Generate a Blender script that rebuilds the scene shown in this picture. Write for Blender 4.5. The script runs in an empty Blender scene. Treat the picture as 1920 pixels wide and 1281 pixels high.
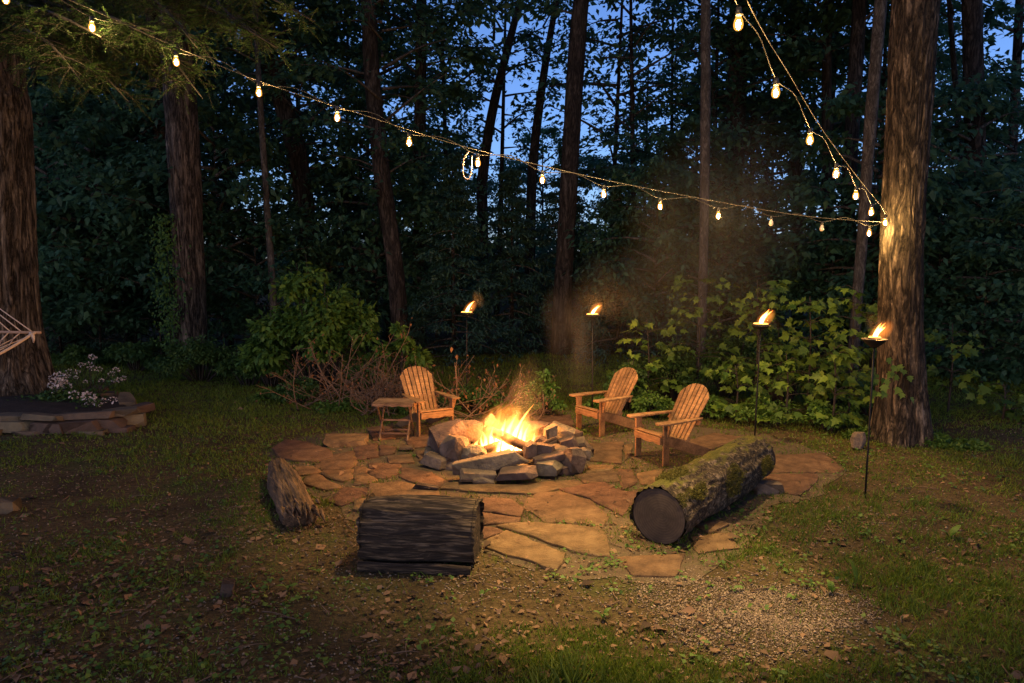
import bpy, bmesh, math, random
import numpy as np
from mathutils import Vector, Matrix, noise as mnoise
R = math.radians
random.seed(7); rng = np.random.default_rng(7)
S = bpy.context.scene
COL = S.collection

# ------------------------------------------------------------------ camera
CAM_H, PITCH, F = 2.45, R(5.8), 1280.0
cam_d = bpy.data.cameras.new('camera'); cam = bpy.data.objects.new('camera', cam_d); COL.objects.link(cam)
cam_d.sensor_width = 36; cam_d.lens = 24; cam_d.clip_end = 600; cam_d.clip_start = 0.05
cam.location = (0, 0, CAM_H); cam.rotation_euler = (R(90) - PITCH, 0, 0)
S.camera = cam

# ------------------------------------------------------------------ dusk sky, sun, exposure
SUN_EL, SUN_ROT = R(10), R(200)
w = bpy.data.worlds.new('World'); S.world = w; w.use_nodes = True
nt = w.node_tree; bg = nt.nodes['Background']
sky = nt.nodes.new('ShaderNodeTexSky'); sky.sky_type = 'NISHITA'; sky.sun_disc = False
sky.sun_elevation = SUN_EL; sky.sun_rotation = SUN_ROT; sky.ozone_density = 5.0; sky.air_density = 1.0; sky.dust_density = 1.0
tint = nt.nodes.new('ShaderNodeMix'); tint.data_type = 'RGBA'; tint.blend_type = 'MULTIPLY'; tint.inputs[0].default_value = 1.0
tint.inputs[7].default_value = (1.02, 0.83, 0.97, 1.0)          # the violet cast of the late blue hour
nt.links.new(sky.outputs[0], tint.inputs[6]); nt.links.new(tint.outputs[2], bg.inputs[0]); bg.inputs[1].default_value = 0.112
sun_d = bpy.data.lights.new('sun', 'SUN'); sun = bpy.data.objects.new('sun', sun_d); COL.objects.link(sun)
sun_d.energy = 0.004; sun_d.angle = R(12); sun_d.color = (1.0, 0.8, 0.62)
sun.rotation_euler = (R(90) - SUN_EL, 0, math.pi - SUN_ROT)
S.view_settings.view_transform = 'Standard'; S.view_settings.look = 'None'
S.view_settings.gamma = 1; S.view_settings.exposure = 1.0
try: S.view_settings.use_curve_mapping = False
except Exception: pass
cy = S.cycles
cy.use_denoising = True
try: cy.denoiser = 'OPENIMAGEDENOISE'
except Exception: pass
cy.max_bounces = 6; cy.diffuse_bounces = 3; cy.glossy_bounces = 2; cy.transmission_bounces = 4
cy.transparent_max_bounces = 16; cy.volume_bounces = 0; cy.sample_clamp_indirect = 2.0
cy.volume_step_rate = 2.0; cy.volume_max_steps = 200
S.render.engine = 'CYCLES'

# light powers
P_FIRE, P_TORCH, E_BULB, P_POOL = 140.0, 40.0, 1050.0, 1250.0

# ------------------------------------------------------------------ helpers
def ray(px, py):
    u, v = (px - 960) / F, (640.5 - py) / F
    return Vector((u, math.cos(PITCH) + math.sin(PITCH) * v, -math.sin(PITCH) + math.cos(PITCH) * v))
def G(px, py, z=0.0):
    d = ray(px, py); t = (z - CAM_H) / d.z
    return Vector((d.x * t, d.y * t, z))
def P(px, py, Y):
    d = ray(px, py); t = Y / d.y
    return Vector((d.x * t, Y, CAM_H + d.z * t))

def nz(x, y, s=1.0, seed=0.0):
    """cheap smooth 2-d noise, about -1..1, on arrays"""
    x = np.asarray(x) * s + seed * 3.7; y = np.asarray(y) * s - seed * 2.3
    return (np.sin(x * 1.7 + 1.3 * np.sin(y * 1.1 + seed)) + np.sin(y * 2.1 - 1.7 * np.sin(x * 0.8 + 2)) +
            0.6 * np.sin(x * 3.9 + y * 2.7 + 1.9 * np.sin(x * 1.9 - y)) + 0.5 * np.sin(y * 5.1 - x * 4.3 + seed)) / 3.1

PIT = G(952, 850)
def gz(x, y):
    """height of the ground"""
    x = np.asarray(x, float); y = np.asarray(y, float)
    r = np.hypot(x - 0.3, y - 8.6)
    m = np.clip((r - 4.0) / 3.0, 0, 1)
    h = m * (0.05 * nz(x, y, 0.45, 2) + 0.02 * nz(x, y, 1.6, 5))
    far = np.clip((y - 24) / 40, 0, 1)
    return h + far * 1.2
def onground(p, dz=0.0):
    return Vector((p[0], p[1], float(gz(p[0], p[1])) + dz))

def fast_mesh(name, V, Fc, smooth=False):
    V = np.asarray(V, np.float32); Fc = np.asarray(Fc, np.int32)
    me = bpy.data.meshes.new(name); k = Fc.shape[1]; m = len(Fc)
    me.vertices.add(len(V)); me.vertices.foreach_set('co', V.ravel())
    me.loops.add(m * k); me.loops.foreach_set('vertex_index', Fc.ravel())
    me.polygons.add(m)
    me.polygons.foreach_set('loop_start', np.arange(0, m * k, k, dtype=np.int32))
    if smooth: me.polygons.foreach_set('use_smooth', np.ones(m, bool))
    me.update(calc_edges=True); me.validate()
    return me
def link(name, me, mat=None, parent=None, loc=None):
    o = bpy.data.objects.new(name, me); COL.objects.link(o)
    if mat is not None and me is not None and len(me.materials) == 0: me.materials.append(mat)
    if parent is not None: o.parent = parent
    if loc is not None: o.location = loc
    return o
def tag(o, label=None, cat=None, group=None, kind=None):
    if label: o['label'] = label
    if cat: o['category'] = cat
    if group: o['group'] = group
    if kind: o['kind'] = kind
    return o
def thing(name, label, cat, loc=(0, 0, 0), rz=0.0, group=None):
    o = bpy.data.objects.new(name, None); COL.objects.link(o); o.empty_display_size = 0.2
    o.location = loc; o.rotation_euler = (0, 0, rz)
    return tag(o, label, cat, group)
def copy_tree(o, parent=None):
    c = o.copy(); COL.objects.link(c)
    if parent is not None: c.parent = parent
    for ch in list(o.children): copy_tree(ch, c)
    return c
def bm_mesh(name, bm, smooth=False):
    me = bpy.data.meshes.new(name); bm.to_mesh(me); bm.free()
    if smooth:
        for p in me.polygons: p.use_smooth = True
    return me
def box_mesh(name, sx, sy, sz, M=None, bev=0.004):
    bm = bmesh.new(); bmesh.ops.create_cube(bm, size=1)
    bmesh.ops.scale(bm, vec=(sx, sy, sz), verts=bm.verts)
    if bev: bmesh.ops.bevel(bm, geom=bm.edges[:], offset=bev, segments=1, affect='EDGES')
    if M is not None: bmesh.ops.transform(bm, matrix=M, verts=bm.verts)
    return bm_mesh(name, bm)
def prism_mesh(name, outline, th, M=None, bev=0.004):
    """outline in local xy, thickness along z centred"""
    bm = bmesh.new()
    vs = [bm.verts.new((x, y, -th / 2)) for x, y in outline]
    f = bm.faces.new(vs)
    ex = bmesh.ops.extrude_face_region(bm, geom=[f])
    bmesh.ops.translate(bm, vec=(0, 0, th), verts=[v for v in ex['geom'] if isinstance(v, bmesh.types.BMVert)])
    bmesh.ops.recalc_face_normals(bm, faces=bm.faces)
    if bev:
        es = [e for e in bm.edges if len(e.link_faces) == 2 and e.calc_face_angle(0) > 1.2]
        bmesh.ops.bevel(bm, geom=es, offset=bev, segments=1, affect='EDGES')
    if M is not None: bmesh.ops.transform(bm, matrix=M, verts=bm.verts)
    return bm_mesh(name, bm)

def resample(pts, rad, m):
    pts = np.array([list(p) for p in pts], float); rad = np.array(rad, float)
    n = len(pts)
    if n == 2: 
        t = np.linspace(0, 1, m)[:, None]
        return pts[0] + (pts[1] - pts[0]) * t, rad[0] + (rad[1] - rad[0]) * t[:, 0]
    seg = np.r_[0, np.cumsum(np.linalg.norm(np.diff(pts, axis=0), axis=1))]
    tt = np.linspace(0, seg[-1], m)
    out = np.zeros((m, 3))
    ext = np.vstack([2 * pts[0] - pts[1], pts, 2 * pts[-1] - pts[-2]])
    idx = np.clip(np.searchsorted(seg, tt, side='right') - 1, 0, n - 2)
    u = ((tt - seg[idx]) / np.maximum(seg[idx + 1] - seg[idx], 1e-9))[:, None]
    p0, p1, p2, p3 = ext[idx], ext[idx + 1], ext[idx + 2], ext[idx + 3]
    out = 0.5 * (2 * p1 + (p2 - p0) * u + (2 * p0 - 5 * p1 + 4 * p2 - p3) * u ** 2 + (3 * p1 - p0 - 3 * p2 + p3) * u ** 3)
    return out, np.interp(tt, seg, rad)
def tube_arrays(pts, rad, m, n, fn=None, cap=True):
    """rings of n vertices along a path; fn(theta array, s 0..1, along metres) -> radius factor array"""
    c, r = resample(pts, rad, m)
    t = np.gradient(c, axis=0); t /= np.maximum(np.linalg.norm(t, axis=1)[:, None], 1e-9)
    up = np.array([0.0, 1.0, 0.0]) if abs(t[0][1]) < 0.8 else np.array([1.0, 0, 0])
    th = np.linspace(0, 2 * np.pi, n, endpoint=False)
    V = np.zeros((m, n, 3)); L = np.r_[0, np.cumsum(np.linalg.norm(np.diff(c, axis=0), axis=1))]
    a = np.cross(t[0], up); a /= np.linalg.norm(a)
    for i in range(m):
        a = a - t[i] * a.dot(t[i]); a /= np.linalg.norm(a); b = np.cross(t[i], a)
        k = np.ones(n) if fn is None else fn(th, i / (m - 1), L[i])
        V[i] = c[i] + r[i] * k[:, None] * (np.cos(th)[:, None] * a + np.sin(th)[:, None] * b)
    V = V.reshape(-1, 3)
    i = np.arange(m - 1)[:, None] * n; j = np.arange(n)[None, :]; j2 = (j + 1) % n
    Fq = np.stack([i + j, i + j2, i + n + j2, i + n + j], -1).reshape(-1, 4)
    if cap:
        V = np.vstack([V, c[0], c[-1]]); a0, a1 = m * n, m * n + 1
        jj = np.arange(n); j2 = (jj + 1) % n
        Fq = np.vstack([Fq, np.stack([j2, jj, np.full(n, a0), np.full(n, a0)], -1)[:, [0, 1, 2, 2]],
                        np.stack([(m - 1) * n + jj, (m - 1) * n + j2, np.full(n, a1), np.full(n, a1)], -1)])
    return V, Fq
def quads_mesh(name, V, Fq, smooth=True):
    """quads where degenerate ones (last two equal) become triangles"""
    deg = Fq[:, 2] == Fq[:, 3]
    me = bpy.data.meshes.new(name)
    q, t = Fq[~deg], Fq[deg][:, :3]
    V = np.asarray(V, np.float32)
    me.vertices.add(len(V)); me.vertices.foreach_set('co', V.ravel())
    loops = np.r_[q.ravel(), t.ravel()].astype(np.int32)
    me.loops.add(len(loops)); me.loops.foreach_set('vertex_index', loops)
    st = np.r_[np.arange(len(q)) * 4, len(q) * 4 + np.arange(len(t)) * 3].astype(np.int32)
    me.polygons.add(len(st)); me.polygons.foreach_set('loop_start', st)
    if smooth: me.polygons.foreach_set('use_smooth', np.ones(len(st), bool))
    me.update(calc_edges=True)
    return me
def tube_mesh(name, pts, rad, m=12, n=8, fn=None, smooth=True):
    if not hasattr(rad, '__len__'): rad = [rad] * len(pts)
    return quads_mesh(name, *tube_arrays(pts, rad, m, n, fn), smooth=smooth)
class Bag:
    """collects many tubes into one mesh"""
    def __init__(s): s.V, s.F, s.n = [], [], 0
    def tube(s, pts, rad, m=6, n=5, fn=None):
        if not hasattr(rad, '__len__'): rad = [rad] * len(pts)
        V, Fq = tube_arrays(pts, rad, m, n, fn); s.V.append(V); s.F.append(Fq + s.n); s.n += len(V)
    def mesh(s, name, smooth=True): return quads_mesh(name, np.vstack(s.V), np.vstack(s.F), smooth)

def nrm(a): return a / np.maximum(np.linalg.norm(a, axis=-1, keepdims=True), 1e-9)
LEAF = (np.array([[0, 0, 0], [.38, .27, .06], [1, 0, -.12], [.38, -.27, .06], [.42, 0, 0]]), np.array([[0, 4, 1], [0, 3, 4], [1, 4, 2], [4, 3, 2]]))
_mo = [(0, 0), (.05, .18), (.22, .50), (.36, .30), (.55, .52), (.60, .20), (1, 0), (.60, -.20), (.55, -.52), (.36, -.30), (.22, -.50), (.05, -.18)]
MAPLE = (np.array([[x, y, 0.10 * abs(y) - 0.14 * x * x] for x, y in _mo] + [[.36, 0, .03]]), np.array([[i, 12, (i + 1) % 12][::-1] for i in range(12)]))
BLADE = (np.array([[0, .5, 0], [0, -.5, 0], [.55, .36, .05], [.55, -.36, .05], [1, 0, .22]]), np.array([[0, 1, 3], [0, 3, 2], [2, 3, 4]]))
NEEDLE = (np.array([[0, .10, 0], [0, -.10, 0], [1, 0, 0]]), np.array([[0, 1, 2]]))
SPRAY = (np.array([[0, 0, 0], [.25, .16, .01], [.5, .07, 0], [.7, .15, -.02], [1, 0, -.08], [.7, -.13, -.02], [.5, -.06, 0], [.25, -.17, .01]]),
         np.array([[0, 2, 1], [0, 6, 2], [0, 7, 6], [2, 4, 3], [2, 6, 4], [6, 5, 4]]))
def leaf_arrays(c, axis, normal, size, tmpl, width=1.0):
    c = np.asarray(c, float); N = len(c)
    a = nrm(np.asarray(axis, float)); n = np.asarray(normal, float)
    n = nrm(n - (n * a).sum(-1, keepdims=True) * a); b = np.cross(n, a)
    T, Fc = tmpl; s = np.broadcast_to(np.asarray(size, float), (N,))[:, None, None]
    wd = np.broadcast_to(np.asarray(width, float), (N,))[:, None, None]
    V = c[:, None] + s * (T[None, :, 0:1] * a[:, None] + wd * T[None, :, 1:2] * b[:, None] + T[None, :, 2:3] * n[:, None])
    Fo = Fc[None] + (np.arange(N) * len(T))[:, None, None]
    return V.reshape(-1, 3), Fo.reshape(-1, Fc.shape[1])
def leaf_mesh(name, *a, **k): return fast_mesh(name, *leaf_arrays(*a, **k))

# ------------------------------------------------------------------ materials
def new_mat(name):
    m = bpy.data.materials.new(name); m.use_nodes = True; n = m.node_tree
    return m, n, n.nodes['Principled BSDF'], n.nodes['Material Output']
def ramp(n, src, stops):
    r = n.nodes.new('ShaderNodeValToRGB'); e = r.color_ramp.elements
    while len(e) < len(stops): e.new(0.5)
    for el, (p, c) in zip(e, stops): el.position = p; el.color = (*c, 1)
    n.links.new(src, r.inputs[0]); return r.outputs[0]
def tex(n, scale=(1, 1, 1), kind='noise', s=5.0, detail=6, rough=0.6, dist=0.0, coord='Object', voro='F1'):
    tc = n.nodes.new('ShaderNodeTexCoord'); mp = n.nodes.new('ShaderNodeMapping'); mp.inputs['Scale'].default_value = scale
    n.links.new(tc.outputs[coord], mp.inputs[0])
    if kind == 'noise':
        t = n.nodes.new('ShaderNodeTexNoise'); t.inputs['Scale'].default_value = s; t.inputs['Detail'].default_value = detail
        t.inputs['Roughness'].default_value = rough; t.inputs['Distortion'].default_value = dist
        n.links.new(mp.outputs[0], t.inputs['Vector']); return t.outputs['Fac']
    t = n.nodes.new('ShaderNodeTexVoronoi'); t.inputs['Scale'].default_value = s; t.feature = voro
    n.links.new(mp.outputs[0], t.inputs['Vector']); return t.outputs['Distance']
def math_(n, op, a, b=0.0):
    k = n.nodes.new('ShaderNodeMath'); k.operation = op
    for i, x in enumerate((a, b)):
        if isinstance(x, (int, float)): k.inputs[i].default_value = x
        else: n.links.new(x, k.inputs[i])
    return k.outputs[0]
def mix(n, fac, a, b, mode='MIX'):
    k = n.nodes.new('ShaderNodeMix'); k.data_type = 'RGBA'; k.blend_type = mode
    for sock, x in ((0, fac), (6, a), (7, b)):
        if isinstance(x, (int, float)): k.inputs[sock].default_value = x
        elif isinstance(x, tuple): k.inputs[sock].default_value = (*x, 1)
        else: n.links.new(x, k.inputs[sock])
    return k.outputs[2]
def bump(n, bs, h, strength=0.5, dist=0.02):
    b = n.nodes.new('ShaderNodeBump'); b.inputs['Strength'].default_value = strength; b.inputs['Distance'].default_value = dist
    n.links.new(h, b.inputs['Height']); n.links.new(b.outputs[0], bs.inputs['Normal'])
def rough_mat(name, c1, c2, c3=None, scale=(1, 1, 1), s=5, bs=None, bstr=0.5, bdist=0.02, rough=0.85, dist=0.0, island=0.0, spec=0.3):
    m, n, b, o = new_mat(name)
    f = tex(n, scale, s=s, detail=8, dist=dist)
    stops = [(0.3, c1), (0.7, c2)] if c3 is None else [(0.28, c1), (0.5, c2), (0.72, c3)]
    c = ramp(n, f, stops)
    if island:
        oi = n.nodes.new('ShaderNodeObjectInfo')
        v = n.nodes.new('ShaderNodeHueSaturation'); n.links.new(c, v.inputs['Color'])
        n.links.new(math_(n, 'ADD', math_(n, 'MULTIPLY', oi.outputs['Random'], island), 1 - island / 2), v.inputs['Value'])
        n.links.new(math_(n, 'ADD', math_(n, 'MULTIPLY', oi.outputs['Random'], island * .1), .5 - island * .05), v.inputs['Hue'])
        c = v.outputs[0]
    n.links.new(c, b.inputs['Base Color']); b.inputs['Roughness'].default_value = rough
    b.inputs['Specular IOR Level'].default_value = spec
    h = tex(n, scale, s=bs or s * 3, detail=8, dist=dist)
    bump(n, b, h, bstr, bdist)
    return m
def leaf_mat(name, dark, light, trans=0.35, rough=0.55, spec=0.3, hue=0.03):
    m, n, b, o = new_mat(name)
    g = n.nodes.new('ShaderNodeNewGeometry'); oi = n.nodes.new('ShaderNodeObjectInfo')
    rnd = math_(n, 'FRACT', math_(n, 'ADD', g.outputs['Random Per Island'], math_(n, 'MULTIPLY', oi.outputs['Random'], 7.31)))
    c = mix(n, rnd, dark, light)
    b.inputs['Roughness'].default_value = rough; b.inputs['Specular IOR Level'].default_value = spec
    n.links.new(c, b.inputs['Base Color'])
    t = n.nodes.new('ShaderNodeBsdfTranslucent'); n.links.new(c, t.inputs[0])
    ms = n.nodes.new('ShaderNodeMixShader'); ms.inputs[0].default_value = trans
    n.links.new(b.outputs[0], ms.inputs[1]); n.links.new(t.outputs[0], ms.inputs[2]); n.links.new(ms.outputs[0], o.inputs[0])
    return m
def bark_mat(name, dark, mid, light, s=6.0, zs=0.18, bstr=0.9, bdist=0.03, moss=None):
    m, n, b, o = new_mat(name)
    def crack(sc, dist, k):
        f = tex(n, (1, 1, zs), s=sc, detail=5, rough=.6, dist=dist)
        return math_(n, 'MINIMUM', math_(n, 'MULTIPLY', math_(n, 'ABSOLUTE', math_(n, 'SUBTRACT', f, .5)), k), 1.0)
    f2 = tex(n, (1, 1, 0.45), s=s * 5, detail=7, rough=.7); f3 = tex(n, (1, 1, .5), s=1.3, detail=4)
    h = math_(n, 'ADD', math_(n, 'ADD', math_(n, 'MULTIPLY', crack(s, .8, 9.0), 0.45), math_(n, 'MULTIPLY', crack(s * 2.1, .5, 7.0), 0.25)), math_(n, 'MULTIPLY', f2, 0.40))
    c = ramp(n, math_(n, 'ADD', h, math_(n, 'MULTIPLY', math_(n, 'SUBTRACT', f3, .5), .5)), [(0.30, dark), (0.72, mid), (0.98, light)])
    if moss:
        g = n.nodes.new('ShaderNodeNewGeometry'); sx = n.nodes.new('ShaderNodeSeparateXYZ'); n.links.new(g.outputs['Normal'], sx.inputs[0])
        mf = tex(n, (1, 1, 1), s=2.6, detail=8, rough=.7)
        k = math_(n, 'ADD', math_(n, 'MULTIPLY', sx.outputs[2], 0.14), math_(n, 'MULTIPLY', sx.outputs[0], -0.16))
        msk = ramp(n, math_(n, 'ADD', mf, k), [(0.54, (0, 0, 0)), (0.64, (1, 1, 1))])
        c = mix(n, msk, c, moss)
    n.links.new(c, b.inputs['Base Color']); b.inputs['Roughness'].default_value = 0.9; b.inputs['Specular IOR Level'].default_value = 0.2
    bump(n, b, h, bstr, bdist)
    return m
def plain(name, c, rough=0.5, metal=0.0):
    m, n, b, o = new_mat(name); b.inputs['Base Color'].default_value = (*c, 1); b.inputs['Roughness'].default_value = rough; b.inputs['Metallic'].default_value = metal
    f = tex(n, s=30, detail=4); bump(n, b, f, 0.15, 0.002); return m
def glow_mat(name, c, strength, sampling='AUTO'):
    m, n, b, o = new_mat(name); n.nodes.remove(b)
    e = n.nodes.new('ShaderNodeEmission'); e.inputs[0].default_value = (*c, 1); e.inputs[1].default_value = strength
    n.links.new(e.outputs[0], o.inputs[0])
    m.cycles.emission_sampling = sampling
    return m
def flame_mat(name, strength):
    """additive, see-through gas: brightest low and in the core, thinner towards the tip"""
    m, n, b, o = new_mat(name); n.nodes.remove(b)
    tc = n.nodes.new('ShaderNodeTexCoord'); sp = n.nodes.new('ShaderNodeSeparateXYZ'); n.links.new(tc.outputs['Generated'], sp.inputs[0])
    lw = n.nodes.new('ShaderNodeLayerWeight'); lw.inputs[0].default_value = 0.35
    core = math_(n, 'POWER', math_(n, 'SUBTRACT', 1.0, lw.outputs['Facing']), 2.4)
    nf = tex(n, (1, 1, .4), s=14, detail=3)
    up = math_(n, 'SUBTRACT', 1.15, sp.outputs[2])
    k = math_(n, 'MULTIPLY', math_(n, 'MULTIPLY', core, up), math_(n, 'ADD', nf, 0.4))
    c = ramp(n, sp.outputs[2], [(0.0, (1, .50, .13)), (0.5, (1, .36, .07)), (1.0, (1, .2, .03))])
    e = n.nodes.new('ShaderNodeEmission'); n.links.new(c, e.inputs[0]); n.links.new(math_(n, 'MULTIPLY', k, strength), e.inputs[1])
    t = n.nodes.new('ShaderNodeBsdfTransparent'); a = n.nodes.new('ShaderNodeAddShader')
    n.links.new(e.outputs[0], a.inputs[0]); n.links.new(t.outputs[0], a.inputs[1]); n.links.new(a.outputs[0], o.inputs[0])
    m.cycles.emission_sampling = 'NONE'
    return m

def ground_material():
    m, n, b, o = new_mat('forest_soil')
    f = tex(n, s=1.1, detail=10, rough=.65); g = tex(n, s=22, detail=8, rough=.75); v = tex(n, kind='voronoi', s=38)
    c1 = ramp(n, f, [(0.35, (.058, .044, .022)), (0.52, (.105, .080, .040)), (0.68, (.062, .078, .022))])
    c2 = ramp(n, g, [(0.35, (.35, .33, .30)), (0.65, (1.25, 1.2, 1.1))])
    c = mix(n, 1.0, c1, c2, 'MULTIPLY')
    n.links.new(c, b.inputs['Base Color']); b.inputs['Roughness'].default_value = .95; b.inputs['Specular IOR Level'].default_value = .15
    h = math_(n, 'ADD', math_(n, 'MULTIPLY', g, 1.0), math_(n, 'MULTIPLY', v, 0.5)); bump(n, b, h, 0.9, 0.03)
    return m
def wood_material(name, c1, c2, grain=(1, 14, 14)):
    m, n, b, o = new_mat(name)
    f = tex(n, grain, s=4, detail=8, rough=.65, dist=.4); f2 = tex(n, (1, 1, 1), s=3, detail=5)
    oi = n.nodes.new('ShaderNodeObjectInfo')
    k = math_(n, 'ADD', math_(n, 'MULTIPLY', f, .7), math_(n, 'MULTIPLY', f2, .3))
    c = ramp(n, k, [(0.36, c1), (0.62, c2)])
    hv = n.nodes.new('ShaderNodeHueSaturation'); n.links.new(c, hv.inputs['Color'])
    n.links.new(math_(n, 'ADD', math_(n, 'MULTIPLY', oi.outputs['Random'], .5), .70), hv.inputs['Value'])
    st = ramp(n, tex(n, (1, 1, 1), s=7, detail=7, rough=.7), [(.36, (.42, .40, .38)), (.56, (1, 1, 1))])
    n.links.new(mix(n, .8, hv.outputs[0], st, 'MULTIPLY'), b.inputs['Base Color']); b.inputs['Roughness'].default_value = .62; b.inputs['Specular IOR Level'].default_value = .3
    bump(n, b, f, .35, .004)
    return m

M_ground = ground_material()
M_flag = rough_mat('flagstone', (.052, .029, .015), (.115, .065, .033), (.175, .106, .057), s=5.5, bs=17, bstr=1.0, bdist=.03, island=.35)
M_bed = rough_mat('patio_soil', (.045, .031, .018), (.095, .068, .040), (.060, .060, .022), s=7, bs=40, bstr=.9, bdist=.02)
M_stone = rough_mat('pit_stone', (.055, .043, .033), (.125, .096, .070), (.21, .16, .115), s=4.5, bs=14, bstr=1.0, bdist=.03, island=.7)
M_edge = rough_mat('wall_stone', (.045, .036, .026), (.105, .080, .054), (.16, .115, .072), s=3, bs=20, bstr=.7, bdist=.02, island=.6)
M_chair = wood_material('cedar', (.15, .080, .034), (.36, .20, .082))
M_table = wood_material('grey_wood', (.075, .05, .034), (.19, .125, .08))
M_iron = plain('black_iron', (.018, .017, .016), .55, .6)
M_cable = plain('rubber_cable', (.028, .025, .021), .6)
M_wire = plain('steel_wire', (.10, .088, .07), .6, .0)
def bulb_mat():
    m, n, b, o = new_mat('bulb_glow'); n.nodes.remove(b)
    e = n.nodes.new('ShaderNodeEmission'); e.inputs[0].default_value = (1.0, .40, .06, 1); e.inputs[1].default_value = .42  # amber emission put into the glass, standing in for the bulb's halo
    t = n.nodes.new('ShaderNodeBsdfTransparent'); a = n.nodes.new('ShaderNodeAddShader')
    n.links.new(e.outputs[0], a.inputs[0]); n.links.new(t.outputs[0], a.inputs[1]); n.links.new(a.outputs[0], o.inputs[0]); m.cycles.emission_sampling = 'NONE'; return m
M_bulb = bulb_mat()
M_fil = glow_mat('filament', (1.0, .60, .20), E_BULB)
M_socket = plain('bulb_socket', (.03, .028, .025), .5)
M_glass = plain('dim_bulb_glass', (.55, .5, .42), .15)
M_flame = flame_mat('flame', 5.0)
M_tflame = flame_mat('torch_flame', 9.0)
M_oil = glow_mat('burning_wick', (1, .36, .07), 2.2, 'NONE')
M_bark = bark_mat('furrowed_bark', (.014, .011, .008), (.115, .092, .070), (.27, .225, .17), s=7, zs=.13)
M_bark2 = bark_mat('plate_bark', (.010, .008, .006), (.075, .059, .041), (.25, .195, .135), s=8, zs=.22, bdist=.025)
M_bark4 = bark_mat('shaded_bark', (.008, .0065, .005), (.042, .035, .028), (.095, .08, .064), s=8, zs=.2)  # darker copy of the bark; shade on distant trunks is put into the colour
M_bark3 = bark_mat('smooth_bark', (.03, .027, .023), (.085, .077, .066), (.15, .14, .12), s=9, zs=.35, bstr=.5, bdist=.01)
M_mosslog = bark_mat('mossy_bark', (.022, .017, .012), (.11, .085, .055), (.26, .20, .14), s=8, zs=1, bdist=.03, moss=(.085, .085, .018))
M_moss = leaf_mat('moss', (.05, .055, .010), (.13, .115, .022), .2, .8)
def cut_mat():
    m, n, b, o = new_mat('cut_wood'); tc = n.nodes.new('ShaderNodeTexCoord'); sp = n.nodes.new('ShaderNodeSeparateXYZ'); n.links.new(tc.outputs['Object'], sp.inputs[0])
    z = math_(n, 'SUBTRACT', sp.outputs[2], .27); y = math_(n, 'ADD', sp.outputs[1], .03)
    r_ = math_(n, 'SQRT', math_(n, 'ADD', math_(n, 'MULTIPLY', y, y), math_(n, 'MULTIPLY', z, z)))
    nf = tex(n, s=5, detail=5); ring = math_(n, 'SINE', math_(n, 'MULTIPLY', math_(n, 'ADD', r_, math_(n, 'MULTIPLY', nf, .05)), 260.0))
    ang = math_(n, 'ARCTAN2', z, y); rad_ = math_(n, 'POWER', math_(n, 'ABSOLUTE', math_(n, 'SINE', math_(n, 'ADD', math_(n, 'MULTIPLY', ang, 3.5), math_(n, 'MULTIPLY', nf, 4.0)))), .25)
    h = math_(n, 'ADD', math_(n, 'MULTIPLY', math_(n, 'ADD', math_(n, 'MULTIPLY', ring, .05), nf), .7), math_(n, 'ADD', math_(n, 'MULTIPLY', rad_, .10), .22))
    n.links.new(ramp(n, h, [(.35, (.014, .010, .007)), (.62, (.048, .032, .021)), (.85, (.095, .066, .043))]), b.inputs['Base Color']); b.inputs['Roughness'].default_value = .9; bump(n, b, h, .6, .012); return m
M_cut = cut_mat()
M_char = rough_mat('weathered_wood', (.009, .007, .005), (.040, .029, .020), (.24, .175, .11), scale=(.9, 11, 11), s=3.4, bs=6, bstr=1.0, bdist=.02, dist=1.1)
M_rot = rough_mat('rotten_wood', (.025, .017, .011), (.10, .064, .038), (.23, .14, .075), scale=(7, .8, 7), s=3.0, bs=6, bstr=.9, bdist=.02, dist=.5)
M_burn = rough_mat('burning_wood', (.012, .009, .007), (.06, .040, .027), (.20, .13, .08), s=7, bs=20)
M_leaf = leaf_mat('forest_leaf', (.030, .090, .050), (.072, .170, .086), .48)
M_hem = leaf_mat('hemlock_needles', (.018, .046, .014), (.045, .092, .026), .3)
M_conif = leaf_mat('dark_conifer', (.016, .048, .034), (.040, .096, .060), .2)
M_shrub = leaf_mat('shrub_leaf', (.045, .115, .020), (.105, .205, .034), .35)
M_bush = leaf_mat('bush_leaf', (.034, .085, .022), (.080, .155, .036), .35)
M_maple = leaf_mat('maple_leaf', (.030, .080, .012), (.125, .205, .026), .35)
M_fern = leaf_mat('fern_leaf', (.05, .12, .02), (.125, .215, .034), .35)
M_dead = leaf_mat('dead_leaf', (.07, .034, .016), (.20, .10, .045), .2, .8)
M_twig = plain('dry_twig', (.15, .095, .06), .9)
M_twigd = plain('dark_twig', (.022, .018, .014), .9)
M_grass = leaf_mat('grass_blade', (.055, .105, .010), (.185, .255, .030), .40)
M_litter = leaf_mat('leaf_litter', (.035, .021, .012), (.25, .15, .085), .12, .8)
M_gravel = rough_mat('gravel_chip', (.07, .055, .04), (.22, .175, .13), s=9, bs=30)
M_rope = plain('cotton_rope', (.55, .42, .32), .9)
M_bar = plain('oak_bar', (.34, .22, .15), .6)
M_petal = leaf_mat('white_petal', (.50, .43, .40), (.72, .64, .60), .3)
M_soil = rough_mat('bed_soil', (.018, .013, .009), (.045, .03, .02), s=9, bs=30, bstr=.9)

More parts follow.
